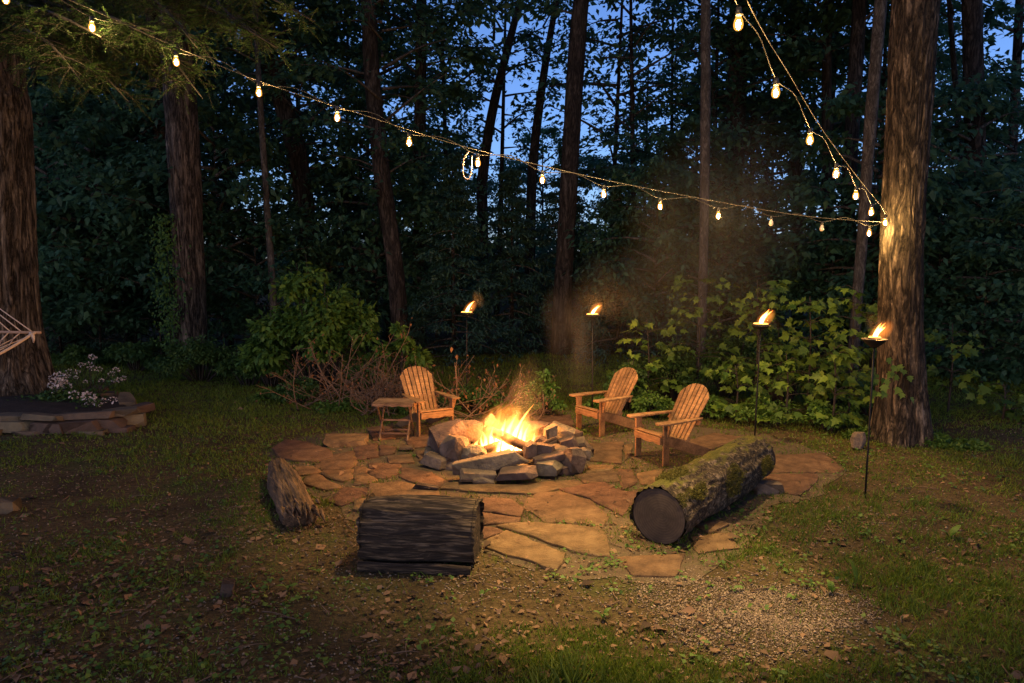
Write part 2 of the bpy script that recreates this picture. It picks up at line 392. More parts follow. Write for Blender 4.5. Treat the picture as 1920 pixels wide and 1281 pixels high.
# ------------------------------------------------------------------ ground
def spaced(a, b, n, p): 
    t = np.linspace(-1, 1, n); return (a + b) / 2 + (b - a) / 2 * np.sign(t) * np.abs(t) ** p
gx = spaced(-220, 220, 181, 2.6); gy = 8 + spaced(-220, 220, 181, 2.6)
X, Y = np.meshgrid(gx, gy); Z = gz(X, Y)
nn = 181; ii = np.arange(nn - 1)[:, None] * nn + np.arange(nn - 1)[None]
Fq = np.stack([ii, ii + 1, ii + nn + 1, ii + nn], -1).reshape(-1, 4)
gr = link('ground', fast_mesh('ground', np.stack([X, Y, Z], -1).reshape(-1, 3), Fq, True), M_ground); tag(gr, kind='structure')

# ------------------------------------------------------------------ patio
FLAGS = [
 [(512,845),(535,828),(575,832),(618,848),(620,862),(595,868),(555,867),(530,862)],
 [(594,876),(622,856),(662,849),(666,868),(658,880),(600,883)],
 [(664,843),(706,834),(709,858),(669,865)], [(730,858),(769,856),(775,870),(733,872)],
 [(608,886),(661,885),(659,899),(642,905),(622,900),(606,892)],
 [(667,877),(688,880),(689,891),(706,902),(690,909),(663,912),(664,886)],
 [(692,872),(748,871),(745,889),(725,899),(708,898),(692,889)],
 [(754,880),(808,889),(838,906),(830,917),(780,907),(751,896)],
 [(576,899),(594,893),(640,917),(611,922),(574,910)], [(557,880),(585,879),(600,888),(563,894)],
 [(616,941),(646,918),(692,919),(686,930),(672,936),(642,950)],
 [(697,911),(756,909),(817,921),(822,940),(695,940)], [(666,944),(686,940),(690,964),(664,958)],
 [(830,920),(904,925),(1000,929),(1044,919),(1092,911),(1079,902),(947,914),(880,908),(838,910)],
 [(993,938),(1013,929),(1052,927),(1104,942),(1112,951),(1138,971),(1127,990),(1100,982),(1024,982),(1000,962),(985,956)],
 [(1052,920),(1131,909),(1164,925),(1201,927),(1166,969),(1109,936),(1070,928)],
 [(1080,893),(1151,883),(1160,904),(1131,906),(1098,907)], [(1155,882),(1184,883),(1192,905),(1168,921),(1164,905)],
 [(1107,835),(1168,833),(1164,872),(1107,866)], [(1103,875),(1151,877),(1142,885),(1101,891)],
 [(1197,892),(1245,883),(1230,914),(1201,909)], [(908,938),(958,942),(978,958),(974,972),(908,962)], [(908,966),(972,975),(968,983),(908,987)],
 [(935,991),(991,986),(1118,993),(1133,1010),(1140,1045),(1118,1045),(1072,1036),(1005,1010)],
 [(919,1016),(950,1000),(1054,1041),(1040,1072),(915,1030)], [(906,992),(928,994),(940,1000),(908,1013)],
 [(1164,1050),(1280,1043),(1262,1082),(1188,1080)],
 [(1445,858),(1545,853),(1582,882),(1560,888),(1442,887)], [(1440,892),(1530,892),(1525,908),(1500,930),(1465,925),(1440,905)],
 [(1000,783),(1070,780),(1078,806),(1014,803)], [(880,790),(960,781),(992,800),(900,808)],
 [(1290,830),(1340,815),(1392,822),(1330,847)], [(1170,838),(1186,834),(1184,852),(1170,866)],
 [(1305,988),(1342,980),(1362,988),(1332,1002)], [(1300,1012),(1368,1004),(1382,1030),(1312,1040)],
 [(1256,892),(1290,884),(1300,905),(1262,915)], [(712,838),(742,842),(738,852),(713,856)], [(782,850),(803,848),(806,862),(786,866)],
 [(760,826),(800,818),(806,838),(772,842)], [(690,806),(735,802),(742,822),(700,828)],
]
def flag_mesh(poly, top, seed):
    rn = random.Random(seed)
    pts = [G(x, y) for x, y in poly]; c0 = sum(pts, Vector()) / len(pts); pts = [c0 + (p - c0) * (1 + .03 / max(.1, (p - c0).length)) for p in pts]
    ring = []
    for i, p in enumerate(pts):
        q = pts[(i + 1) % len(pts)]; L = (q - p).length; k = max(1, int(L / 0.12))
        nrmv = Vector((q.y - p.y, p.x - q.x, 0)).normalized() if L > 1e-6 else Vector((0, 0, 0))
        for j in range(k):
            ring.append(p.lerp(q, j / k) + nrmv * (rn.uniform(-.020, .020) if j else 0))
    c = sum(ring, Vector()) / len(ring)
    if len(ring) > 44: ring = ring[::2]
    n = len(ring); V = []; tilt = Vector((rn.uniform(-.008, .008), rn.uniform(-.008, .008)))
    for k, (s, z) in enumerate(((1.0, -.03), (1.0, top - .010), (.992, top - .003), (.975, top))):
        for p in ring:
            d = p - c; V.append((c.x + d.x * s, c.y + d.y * s, z + (tilt.x * d.x + tilt.y * d.y if k else 0) + (rn.uniform(-.003, .003) if k else 0)))
    for p in ring:
        d = p - c; V.append((c.x + d.x * .55, c.y + d.y * .55, top + tilt.x * d.x * .5 + rn.uniform(-.004, .004)))
    V.append((c.x, c.y, top + rn.uniform(-.003, .003)))
    V = np.array(V) ; Fq = []
    for r in range(4):
        for j in range(n): Fq.append((r * n + j, r * n + (j + 1) % n, (r + 1) * n + (j + 1) % n, (r + 1) * n + j))
    for j in range(n): Fq.append((4 * n + j, 4 * n + (j + 1) % n, 5 * n, 5 * n))
    area = sum(ring[i].x * ring[(i + 1) % n].y - ring[(i + 1) % n].x * ring[i].y for i in range(n))
    Fq = np.array(Fq)
    if area < 0: Fq = np.where((Fq[:, 2:3] == Fq[:, 3:4]), Fq[:, [1, 0, 2, 2]], Fq[:, ::-1])
    cc = np.array([c.x, c.y, 0]); return quads_mesh('flagstone', V - cc, Fq, smooth=False), c
bedo = [(500,850),(560,822),(690,800),(860,775),(1000,768),(1130,775),(1290,800),(1420,812),(1550,848),(1590,885),(1520,935),(1440,950),(1390,1040),(1290,1095),(1170,1090),(1060,1080),(900,1040),(780,1000),(660,972),(590,930),(530,890)]
bpts = []
for i, a in enumerate(bedo):
    b = bedo[(i + 1) % len(bedo)]
    for k in range(5):
        t = k / 5; p = G(a[0] + (b[0] - a[0]) * t, a[1] + (b[1] - a[1]) * t); bpts.append((p.x + random.uniform(-.06, .06), p.y + random.uniform(-.06, .06), .006))
bm = bmesh.new(); bmesh.ops.triangle_fill(bm, use_beauty=True, edges=[e for e in (lambda vs: [bm.edges.new((vs[i], vs[(i + 1) % len(vs)])) for i in range(len(vs))])([bm.verts.new(p) for p in bpts])])
bmesh.ops.recalc_face_normals(bm, faces=bm.faces)
patio = link('patio', bm_mesh('patio', bm), M_bed); tag(patio, kind='structure')
flag_polys = []
for i, pl in enumerate(FLAGS):
    me, c = flag_mesh(pl, 0.018 + 0.014 * random.random(), 100 + i); link('flagstone', me, M_flag, patio, (c.x, c.y, 0))
    flag_polys.append(np.array([[G(x, y).x, G(x, y).y] for x, y in pl]))
def in_polys(x, y, polys):
    inside = np.zeros(len(x), bool)
    for pg in polys:
        k = np.zeros(len(x), bool); j = len(pg) - 1
        for i in range(len(pg)):
            xi, yi = pg[i]; xj, yj = pg[j]
            cnd = ((yi > y) != (yj > y)) & (x < (xj - xi) * (y - yi) / (yj - yi + 1e-12) + xi)
            k ^= cnd; j = i
        inside |= k
    return inside
bed_poly = [np.array([[p[0], p[1]] for p in bpts])]

# ------------------------------------------------------------------ stones
def rock_mesh(sx, sy, sz, seed, npts=16, power=3.0, bev=.008, name='stone'):
    """angular broken stone: a skewed block whose corners are knocked off by random planes"""
    rn = random.Random(seed); bm = bmesh.new(); bmesh.ops.create_cube(bm, size=1)
    flat = power >= 4
    for v in bm.verts:
        v.co += Vector((rn.uniform(-.12, .12), rn.uniform(-.12, .12), rn.uniform(-.05, .05) if flat else rn.uniform(-.12, .12)))
        if flat and v.co.z > 0: v.co.x *= rn.uniform(.8, .98); v.co.y *= rn.uniform(.8, .98)
    for k in range(5 if flat else 11 if power > 2.4 else 22):
        n = Vector((rn.gauss(0, 1), rn.gauss(0, 1), rn.gauss(0, .35) if flat else rn.gauss(0, .9))).normalized()
        ext = .5 * (abs(n.x) + abs(n.y) + abs(n.z)); d = ext * rn.uniform(.60, .80) if flat else .5 * (rn.uniform(1.0, 1.22) if power > 2.4 else rn.uniform(.86, 1.0))
        g = bmesh.ops.bisect_plane(bm, geom=bm.verts[:] + bm.edges[:] + bm.faces[:], plane_co=n * d, plane_no=n, clear_outer=True)
        es = [e for e in bm.edges if e.is_boundary]
        if es: bmesh.ops.edgenet_fill(bm, edges=es)
    bmesh.ops.remove_doubles(bm, verts=bm.verts, dist=.03)
    r = bmesh.ops.convex_hull(bm, input=bm.verts)
    bmesh.ops.delete(bm, geom=[g for g in r['geom_interior'] if isinstance(g, bmesh.types.BMVert)], context='VERTS')
    bmesh.ops.dissolve_limit(bm, angle_limit=R(4), verts=bm.verts, edges=bm.edges)
    bmesh.ops.scale(bm, vec=(sx, sy, sz), verts=bm.verts)
    # make the bounding box true to size
    for ax, L in ((0, sx), (1, sy), (2, sz)):
        lo = min(v.co[ax] for v in bm.verts); hi = max(v.co[ax] for v in bm.verts); f = L / max(1e-6, hi - lo)
        for v in bm.verts: v.co[ax] = (v.co[ax] - (lo + hi) / 2) * f
    bmesh.ops.bevel(bm, geom=bm.edges[:], offset=min(bev, min(sx, sy, sz) * .06), segments=1, affect='EDGES', clamp_overlap=True)
    bmesh.ops.triangulate(bm, faces=[f for f in bm.faces if len(f.verts) > 4])
    return bm_mesh(name, bm)
def place(o, loc, rot=(0, 0, 0)): o.location = loc; o.rotation_euler = [R(a) for a in rot]; return o

pit = thing('fire_pit', 'round campfire pit of stacked rough stones in the middle of the patio', 'fire pit', (PIT.x, PIT.y, 0))
def pit_stone(px, py, z, size, rot, seed, npts=16, power=3.0):
    p = G(px, py, z) - Vector((PIT.x, PIT.y, 0))
    o = link('stone', rock_mesh(*size, seed, npts, power), M_stone, pit); place(o, p, rot); return o
rp = random.Random(3)
for k in range(17):                                    # lower course
    a = k / 17 * 2 * math.pi + rp.uniform(-.06, .06); rr = .97 + rp.uniform(-.05, .05)
    o = link('stone', rock_mesh(rp.uniform(.34, .50), rp.uniform(.24, .34), rp.uniform(.09, .14), 500 + k, 18, 5), M_stone, pit)
    place(o, (rr * math.cos(a), rr * math.sin(a), .06), (rp.uniform(-5, 5), rp.uniform(-5, 5), math.degrees(a) + 90 + rp.uniform(-20, 20)))
for k in range(15):                                    # second course
    a = k / 15 * 2 * math.pi + .2 + rp.uniform(-.08, .08)
    if 3.9 < a < 5.3: continue
    rr = .90 + rp.uniform(-.05, .05)
    o = link('stone', rock_mesh(rp.uniform(.30, .44), rp.uniform(.22, .30), rp.uniform(.10, .17), 540 + k, 16, 4), M_stone, pit)
    place(o, (rr * math.cos(a), rr * math.sin(a), .175), (rp.uniform(-12, 12), rp.uniform(-12, 12), math.degrees(a) + 90 + rp.uniform(-25, 25)))
PS = [  # px, py, z centre, size, rotation, seed, points, power
 (842, 818, .29, (.50, .40, .38), (10, -18, 25), 11, 15, 3), (854, 842, .22, (.36, .32, .34), (0, 15, 50), 23, 14, 3),
 (890, 850, .20, (.32, .26, .22), (0, 8, 10), 35, 26, 2), (920, 867, .20, (.94, .22, .17), (0, -8, 12), 42, 20, 7),
 (970, 884, .13, (.50, .34, .09), (6, -4, -8), 51, 14, 5), (895, 889, .10, (.46, .30, .10), (5, 6, 15), 57, 14, 5),
 (994, 845, .27, (.15, .14, .24), (5, 8, 20), 61, 14, 3), (1022, 846, .24, (.26, .20, .19), (0, 5, -15), 63, 14, 3),
 (1030, 858, .20, (.46, .24, .08), (0, -9, 18), 65, 16, 5), (1028, 874, .13, (.34, .30, .14), (6, -4, -14), 71, 14, 4),
 (1077, 862, .17, (.27, .24, .31), (0, 14, 30), 73, 18, 2.5), (1097, 850, .22, (.17, .16, .14), (0, 10, 0), 75, 14, 3),
 (1033, 817, .33, (.20, .14, .30), (0, -8, 30), 81, 14, 3), (1056, 806, .36, (.34, .24, .11), (6, 18, -15), 83, 16, 5),
 (1062, 831, .24, (.30, .22, .14), (0, -14, 20), 85, 15, 4), (884, 808, .28, (.36, .22, .26), (0, 0, 10), 87, 15, 4),
 (917, 792, .38, (.16, .10, .24), (0, 40, 10), 89, 9, 2), (1002, 805, .28, (.40, .20, .20), (0, 4, -10), 91, 16, 4),
 (952, 802, .20, (.34, .20, .14), (0, 4, -4), 93, 16, 4), (1012, 829, .27, (.16, .13, .17), (20, 30, 0), 95, 12, 3),
 (820, 862, .10, (.40, .28, .12), (0, 6, -35), 97, 14, 5), (1060, 879, .06, (.34, .26, .10), (0, 4, 35), 98, 14, 4), (905, 900, .05, (.26, .18, .12), (0, 16, 12), 99, 10, 3)]
for a in PS: pit_stone(*a)
# ash and glowing coals inside the ring
def coal_mat():
    m, n, b, o = new_mat('coals')
    g = tex(n, s=20, detail=6, rough=.7); v = tex(n, kind='voronoi', s=22)
    tc = n.nodes.new('ShaderNodeTexCoord'); sp = n.nodes.new('ShaderNodeVectorMath'); sp.operation = 'LENGTH'; n.links.new(tc.outputs['Object'], sp.inputs[0])
    n.links.new(ramp(n, g, [(.3, (.02, .018, .016)), (.7, (.16, .14, .12))]), b.inputs['Base Color']); b.inputs['Roughness'].default_value = .95
    hot = math_(n, 'MULTIPLY', math_(n, 'MAXIMUM', math_(n, 'SUBTRACT', .46, sp.outputs['Value']), 0.0), math_(n, 'POWER', math_(n, 'ADD', g, .25), 4.0))
    b.inputs['Emission Color'].default_value = (1, .30, .06, 1); n.links.new(math_(n, 'MULTIPLY', math_(n, 'MULTIPLY', hot, math_(n, 'POWER', v, 1.5)), 9.0), b.inputs['Emission Strength'])
    bump(n, b, v, .9, .04); m.cycles.emission_sampling = 'NONE'; return m
n0 = 28; V = [(0, 0, .16)]; Fq = []
for r_ in range(1, 7):
    for j in range(n0):
        a = 2 * math.pi * j / n0; q = r_ / 6 * .9; V.append((q * math.cos(a), q * math.sin(a), .15 - .10 * (r_ / 6) ** 2 + random.uniform(-.012, .012)))
for j in range(n0): Fq.append((1 + j, 1 + (j + 1) % n0, 0, 0))
for r_ in range(5):
    for j in range(n0): a0 = 1 + r_ * n0; Fq.append((a0 + j, a0 + n0 + j, a0 + n0 + (j + 1) % n0, a0 + (j + 1) % n0))
M_coal = coal_mat()
link('ash_bed', quads_mesh('ash_bed', np.array(V), np.array(Fq)), M_coal, pit)

# ------------------------------------------------------------------ fire and firewood
FC = G(945, 838, .18)
fire = thing('campfire', 'bright orange campfire flames burning over logs inside the stone ring', 'fire', (FC.x, FC.y, .12))
def flame_mesh(h, wd, lean, seed, n=9, m=14):
    rn = random.Random(seed); ph = rn.uniform(0, 6)
    pts = []; rad = []
    for k in range(m):
        t = k / (m - 1)
        pts.append((lean[0] * t ** 1.6 + .16 * wd * math.sin(ph + t * 5) * t * 2, lean[1] * t ** 1.6 + .1 * wd * math.cos(ph + t * 4) * t, h * t))
        rad.append(max(.001, wd * (t + .16) ** .6 * (1 - t) ** 1.1 * 1.05))
    return tube_mesh('flame', pts, rad, m, n, fn=lambda th, s, L: 1 + .18 * np.sin(th * 3 + ph + s * 6))
rf = random.Random(12); FL = [(.02, .0, .50, .10, (.12, .0)), (.10, .04, .62, .060, (.28, .02)), (-.05, .05, .44, .09, (.05, 0)), (.16, -.02, .40, .07, (.13, 0)), (-.16, .0, .34, .075, (.0, 0)), (.24, .05, .36, .06, (.10, 0)), (-.24, .06, .26, .07, (-.03, 0))]
for k in range(26):
    a_, q_ = rf.uniform(0, 6.28), rf.uniform(0, 1) ** .6; hh_ = (.42 - .26 * q_) * rf.uniform(.55, 1.2)
    FL.append((.03 + .40 * q_ * math.cos(a_), .26 * q_ * math.sin(a_), hh_, rf.uniform(.035, .085), (rf.uniform(-.03, .12), 0)))
for i, (x, y, h, wd, ln) in enumerate(FL):
    o = link('flame', flame_mesh(h, wd, ln, 40 + i), M_flame, fire); o.location = (x, y, .0)
def ball_mesh(name):
    bm = bmesh.new(); bmesh.ops.create_icosphere(bm, subdivisions=3, radius=1.0); return bm_mesh(name, bm, True)
def vol_mat(name, dens, col=(.8, .75, .7), emit=0.0, ecol=(1, .33, .06), s=2.2, lo=.42, hi=.68, stretch=(1, 1, .5), aniso=.2):
    m, n, b, o = new_mat(name); n.nodes.remove(b)
    tc = n.nodes.new('ShaderNodeTexCoord'); ln = n.nodes.new('ShaderNodeVectorMath'); ln.operation = 'LENGTH'; n.links.new(tc.outputs['Object'], ln.inputs[0])
    fall = math_(n, 'MAXIMUM', math_(n, 'SUBTRACT', 1.0, ln.outputs['Value']), 0.0)
    nf = tex(n, stretch, s=s, detail=2, rough=.5, dist=.8)
    w_ = ramp(n, nf, [(lo, (0, 0, 0)), (hi, (1, 1, 1))])
    k = math_(n, 'MULTIPLY', fall, w_)
    pv = n.nodes.new('ShaderNodeVolumePrincipled'); pv.inputs['Color'].default_value = (*col, 1); pv.inputs['Anisotropy'].default_value = aniso
    n.links.new(math_(n, 'MULTIPLY', k, dens), pv.inputs['Density'])
    if emit:
        pv.inputs['Emission Color'].default_value = (*ecol, 1); n.links.new(math_(n, 'MULTIPLY', k, emit), pv.inputs['Emission Strength'])
    n.links.new(pv.outputs[0], o.inputs['Volume']); m.cycles.volume_step_rate = .5; return m
gl = link('fire_gas', ball_mesh('fire_gas'), vol_mat('fire_gas', .02, emit=11, s=1.8, lo=.32, hi=.66), fire); gl.location = (.03, 0, .12); gl.scale = (.46, .30, .34); gl['kind'] = 'stuff'
VM = vol_mat('flame_wisps', .01, emit=22, ecol=(1, .30, .045), s=4.2, lo=.46, hi=.60, stretch=(1, 1, .38)); VM.cycles.volume_step_rate = .2
g2 = link('fire_gas', ball_mesh('fire_gas'), VM, fire); g2.location = (.05, -.02, .20); g2.scale = (.44, .27, .46); g2.rotation_euler = (0, R(12), 0); g2['kind'] = 'stuff'
def smoke(px, py, Y_, sc, dens, seed, tilt=0, s=2.0, lo=.40, hi=.70):
    o = link('smoke', ball_mesh('smoke'), vol_mat('smoke', dens, s=s, lo=lo, hi=hi), None, P(px, py, Y_)); o.scale = sc; o.rotation_euler = (0, R(tilt), seed); tag(o, kind='stuff'); return o
smoke(985, 765, 8.95, (.30, .28, .78), .42, 1, 14, 1.2, .25, .80)
smoke(1075, 640, 9.9, (.62, .5, 1.0), .24, 2, 22)
smoke(1190, 560, 11.0, (1.3, .8, 1.1), .11, 3, 40)
smoke(1360, 430, 10.6, (2.7, 1.2, 1.9), .075, 4, 30, 1.6, .32, .75)
for px, py, Y_ in ((903, 556, 12.4), (1152, 566, 12.0), (1448, 594, 9.95), (1650, 606, 7.55)): smoke(px - 6, py + 6, Y_, (.26, .12, .11), .5, px, -35, 1.6, .3, .75)
def lamp(name, loc, power, col, radius, parent=None):
    d = bpy.data.lights.new(name, 'POINT'); d.energy = power; d.color = col; d.shadow_soft_size = radius
    o = bpy.data.objects.new(name, d); COL.objects.link(o); o.location = loc
    if parent is not None: o.parent = parent
    return o
lamp('fire_light', (.03, 0, .66), P_FIRE, (1, .37, .09), .20, fire)
def firewood(a, b, r, label, seed):
    a, b = Vector(a), Vector(b); rn = random.Random(seed)
    d = b - a; o = thing('firewood', label, 'firewood', a, 0, 'logs burning in the fire pit')
    fn = lambda th, s, L: 1 + .10 * np.sin(th * 4 + seed) + .06 * np.sin(th * 7 + L * 9)
    link('log', tube_mesh('log', [(0, 0, 0), tuple(d * .5 + Vector((0, 0, .01))), tuple(d)], [r, r * 1.05, r * .9], 14, 12, fn, False), M_burn, o)
    for e, s in ((Vector((0, 0, 0)), -1), (d, 1)):
        k = link('charred_end', tube_mesh('charred_end', [tuple(e), tuple(e + d.normalized() * .03 * s)], [r * .92, r * .8], 3, 10), M_coal, o)
    return o
firewood(G(912, 806, .36), G(1003, 846, .24), .060, 'thick pale log lying diagonally across the top of the campfire', 1)
firewood(G(905, 845, .18), G(985, 822, .22), .050, 'log under the flames crossing beneath the pale diagonal log', 2)
firewood(G(930, 858, .17), G(1000, 850, .18), .045, 'low glowing log at the front of the fire behind the long slab', 3)
firewood(G(902, 826, .18), G(948, 818, .20), .040, 'short charred stick poking out of the left of the flames', 4)
firewood(G(1008, 838, .30), G(1042, 822, .34), .022, 'thin pale stick resting on the stones right of the flames', 5)
M_ember = glow_mat('ember', (1, .20, .025), 2.6, 'NONE')
n_ = 420; a_ = rng.uniform(0, 6.283, n_); q_ = rng.uniform(0, 1, n_) ** .6 * .44
OC = (np.array([[.5, 0, 0], [-.5, .1, 0], [0, .4, .05], [0, -.4, 0], [0, 0, .34], [0, 0, -.3]]), np.array([[0, 2, 4], [2, 1, 4], [1, 3, 4], [3, 0, 4], [2, 0, 5], [1, 2, 5], [3, 1, 5], [0, 3, 5]]))
for nm, m_, off in (('embers', M_ember, 0), ('charcoal', M_burn, 1)):
    c_ = np.stack([q_ * (1 + .45 * off) * np.cos(a_ + off), q_ * (1 + .3 * off) * .85 * np.sin(a_ + off) - .03, .155 - .12 * q_ + rng.uniform(0, .03, n_)], -1)
    link(nm, leaf_mesh(nm, c_, rng.normal(0, 1, (n_, 3)) * [1, 1, .3], rng.normal(0, .3, (n_, 3)) + [0, 0, 1], rng.uniform(.02, .065, n_), OC), m_, pit)['kind'] = 'stuff'
# loose twigs and coals
bag = Bag()
for k in range(70):
    a = rp.uniform(0, 6.28); q = rp.uniform(.1, .62); x, y = q * math.cos(a) - .15, q * math.sin(a); b_ = rp.uniform(0, 6.28); l = rp.uniform(.05, .16)
    bag.tube([(x, y, .13), (x + l * math.cos(b_), y + l * math.sin(b_), .15 + rp.uniform(0, .05))], rp.uniform(.006, .014), 2, 5)
link('charred_twigs', bag.mesh('charred_twigs', False), M_burn, pit)['kind'] = 'stuff'

# ------------------------------------------------------------------ loose stones
def loose(px, py, z, size, rot, seed, label, m=None, npts=16, power=4):
    p = G(px, py, z); o = link('stone', rock_mesh(*size, seed, npts, power), m or M_stone); place(o, p, rot); return tag(o, label, 'stone')
loose(650, 826, .045, (.64, .50, .10), (2, 2, 8), 201, 'large flat topped stone block left of the side table', M_flag)
loose(1438, 915, .05, (.34, .24, .13), (0, 4, 12), 203, 'small grey wedge of stone beside the far end of the mossy log')
loose(762, 839, .055, (.22, .14, .05), (0, -6, 5), 205, 'small pinkish stone lying in front of the side table legs', M_flag)
loose(8, 950, .05, (.30, .24, .14), (0, 5, 20), 207, 'brown stone alone on the ground at the left edge of the picture', M_edge)
loose(1608, 826, .12, (.22, .18, .26), (0, 8, 10), 209, 'rounded grey stone at the foot of the right tree behind the torch pole', None, 30, 2.2)
loose(800, 913, .05, (.30, .10, .05), (0, 4, -14), 211, 'thin dark charred sliver lying on the patio behind the dark log', M_char)
loose(426, 1105, .05, (.10, .08, .15), (10, 8, 20), 213, 'small upright brown stone sticking out of the bare foreground soil', M_edge)

# ------------------------------------------------------------------ adirondack chairs
def make_chair():
    t = thing('adirondack_chair', 'x', 'chair', (0, 0, 0), 0, 'Adirondack chairs around the fire pit')
    T = Matrix.Translation
    side = Matrix(((0, 0, 1, 0), (1, 0, 0, 0), (0, 1, 0, 0), (0, 0, 0, 1)))           # outline (y,z) -> thickness x
    for s in (-1, 1):
        link('front_leg', box_mesh('front_leg', .028, .095, .535, T((s * .275, .03, .2675))), M_chair, t)
        link('side_rail', prism_mesh('side_rail', [(-.03, .372), (-.03, .275), (.06, .245), (.74, .0), (.90, .0), (.93, .035), (.86, .10), (.42, .262), (.20, .32)], .026, T((s * .246, 0, 0)) @ side), M_chair, t)
        arm = [(-.065, -.10), (-.04, -.125), (.035, -.13), (.075, -.10), (.075, .10), (.055, .30), (.03, .48), (.012, .62), (-.02, .65), (-.045, .62), (-.055, .3), (-.07, .1)]
        if s > 0: arm = [(x, y) for x, y in arm]
        else: arm = [(-x, y) for x, y in arm[::-1]]
        link('arm', prism_mesh('arm', arm, .024, T((s * .285, 0, .548))), M_chair, t)
        link('arm_bracket', prism_mesh('arm_bracket', [(0, .534), (.07 * s, .534), (.05 * s, .45), (.015 * s, .36), (0, .36)][::s], .022,
             T((s * .290, .03, 0)) @ Matrix(((1, 0, 0, 0), (0, 0, -1, 0), (0, 1, 0, 0), (0, 0, 0, 1)))), M_chair, t)
    for k in range(6):
        y = -.005 + k * .083; z = .392 - .122 * (k / 5) ** 1.0 - (.004 if k else .008)
        link('seat_slat', box_mesh('seat_slat', .555 if k < 2 else .515, .074, .02, T((0, y, z)) @ Matrix.Rotation(R(-15 if k else 4), 4, 'X'), .006), M_chair, t)
    ap = [(-.26, .275), (-.20, .268), (-.12, .285), (-.05, .270), (.05, .270), (.12, .285), (.20, .268), (.26, .275), (.26, .365), (-.26, .365)]
    link('apron', prism_mesh('apron', ap, .022, T((0, -.044, 0)) @ Matrix(((1, 0, 0, 0), (0, 0, -1, 0), (0, 1, 0, 0), (0, 0, 0, 1)))), M_chair, t)
    lean = R(31); L = .83
    B = T((0, .395, .235)) @ Matrix.Rotation(-lean, 4, 'X') @ Matrix(((1, 0, 0, 0), (0, 0, -1, 0), (0, 1, 0, 0), (0, 0, 0, 1)))
    nS = 7; wb, wt = .052, .066; gb, gt = .014, .014
    arch = lambda s: L - .19 * min(1.2, abs(s) / .29) ** 2.6
    for i in range(nS):
        k = i - 3
        b0, b1 = k * (wb + gb) - wb / 2, k * (wb + gb) + wb / 2; t0, t1 = k * (wt + gt) - wt / 2, k * (wt + gt) + wt / 2
        out = [(b0, 0), (b1, 0)]
        for q in range(6):
            s = t1 + (t0 - t1) * q / 5; out.append((s, arch(s)))
        link('back_slat', prism_mesh('back_slat', out, .018, B), M_chair, t)
    link('back_rail', box_mesh('back_rail', .60, .026, .07, T((0, .573, .495)) @ Matrix.Rotation(-lean, 4, 'X')), M_chair, t)
    link('lower_rail', box_mesh('lower_rail', .465, .03, .07, T((0, .455, .285)) @ Matrix.Rotation(-lean, 4, 'X')), M_chair, t)
    return t
def put_chair(c, p, f, label):
    c.location = (p[0], p[1], .012); c.rotation_euler = (0, 0, math.atan2(f[0], -f[1])); c['label'] = label
chair0 = make_chair(); chairs = [chair0, copy_tree(chair0), copy_tree(chair0)]
a, b = G(787, 822), G(848, 813); put_chair(chairs[0], (a + b) / 2, (.52, -.86), 'brown wooden Adirondack chair next to the small side table')
a, b = G(1129, 822), G(1079, 806); put_chair(chairs[1], (a + b) / 2, (-.84, -.54), 'brown wooden Adirondack chair between the fire pit and the other right hand chair')
a, b = G(1244, 876), G(1193, 857); put_chair(chairs[2], (a + b) / 2, (-.88, -.47), 'brown wooden Adirondack chair standing closest to the mossy log')

# ------------------------------------------------------------------ side table
tp = (G(717, 830) + G(757, 827)) / 2
tab = thing('side_table', 'small folding slatted wooden side table left of the chair', 'table', (tp.x, tp.y + .02, .01), R(-4))
tab.scale = (1, 1, .94)
for k in range(5): link('top_slat', box_mesh('top_slat', .60, .076, .018, Matrix.Translation((0, .02 + k * .084, .585))), M_table, tab)
FX = Matrix(((1, 0, 0, 0), (0, 0, -1, 0), (0, 1, 0, 0), (0, 0, 0, 1)))
for y in (-.022, .40):
    link('apron', prism_mesh('apron', [(-.30, .545), (-.18, .533), (-.09, .548), (0, .533), (.09, .548), (.18, .533), (.30, .545), (.30, .575), (-.30, .575)], .016, Matrix.Translation((0, y, 0)) @ FX), M_table, tab)
for s in (-1, 1):
    for (y0, y1, xo) in ((.0, .37, .205), (.37, .0, .232)):
        d = Vector((0, y1 - y0, .572)); l = d.length
        Mx = Matrix.Translation((s * xo, (y0 + y1) / 2, .286)) @ d.to_track_quat('Z', 'X').to_matrix().to_4x4()
        link('leg', box_mesh('leg', .036, .022, l, Mx), M_table, tab)
for y, z, w_ in ((.06, .10, .45), (.31, .10, .40), (.185, .285, .45)):
    link('stretcher', box_mesh('stretcher', w_, .022, .028, Matrix.Translation((0, y, z))), M_table, tab)

# ------------------------------------------------------------------ logs
def vnoise(x, y, z): return mnoise.noise(Vector((x, y, z)))
# long mossy log
A, B_ = G(1232, 1022), G(1412, 898)
ax = (B_ - A); ax.z = 0; LL = ax.length; rad0 = .265
mlog = thing('mossy_log', 'long thick log with mossy bark and a sawn face pointing at the camera', 'log', (A.x, A.y, 0), math.atan2(ax.y, ax.x))
def log_fn(th, s, L):
    return np.array([1 - .07 * max(0, vnoise(math.cos(t) * 1.5 + 5, math.sin(t) * 1.5, L * .9 + 2)) + .065 * vnoise(math.cos(t) * 2.2, math.sin(t) * 2.2, L * 1.6) + .085 * vnoise(math.cos(t) * 7, math.sin(t) * 7, L * 4.5) + .045 * vnoise(math.cos(t) * 16, math.sin(t) * 16, L * 11) for t in th])
V, Fq = tube_arrays([(0, 0, rad0), (LL * .28, .02, rad0 + .01), (LL * .62, -.02, rad0 + .02), (LL, .01, rad0 + .01)], [rad0 * 1.02, rad0 * .97, rad0 * 1.07, rad0 * .98], 130, 90, log_fn, cap=False)
link('bark', quads_mesh('bark', V, Fq, True), M_mosslog, mlog)
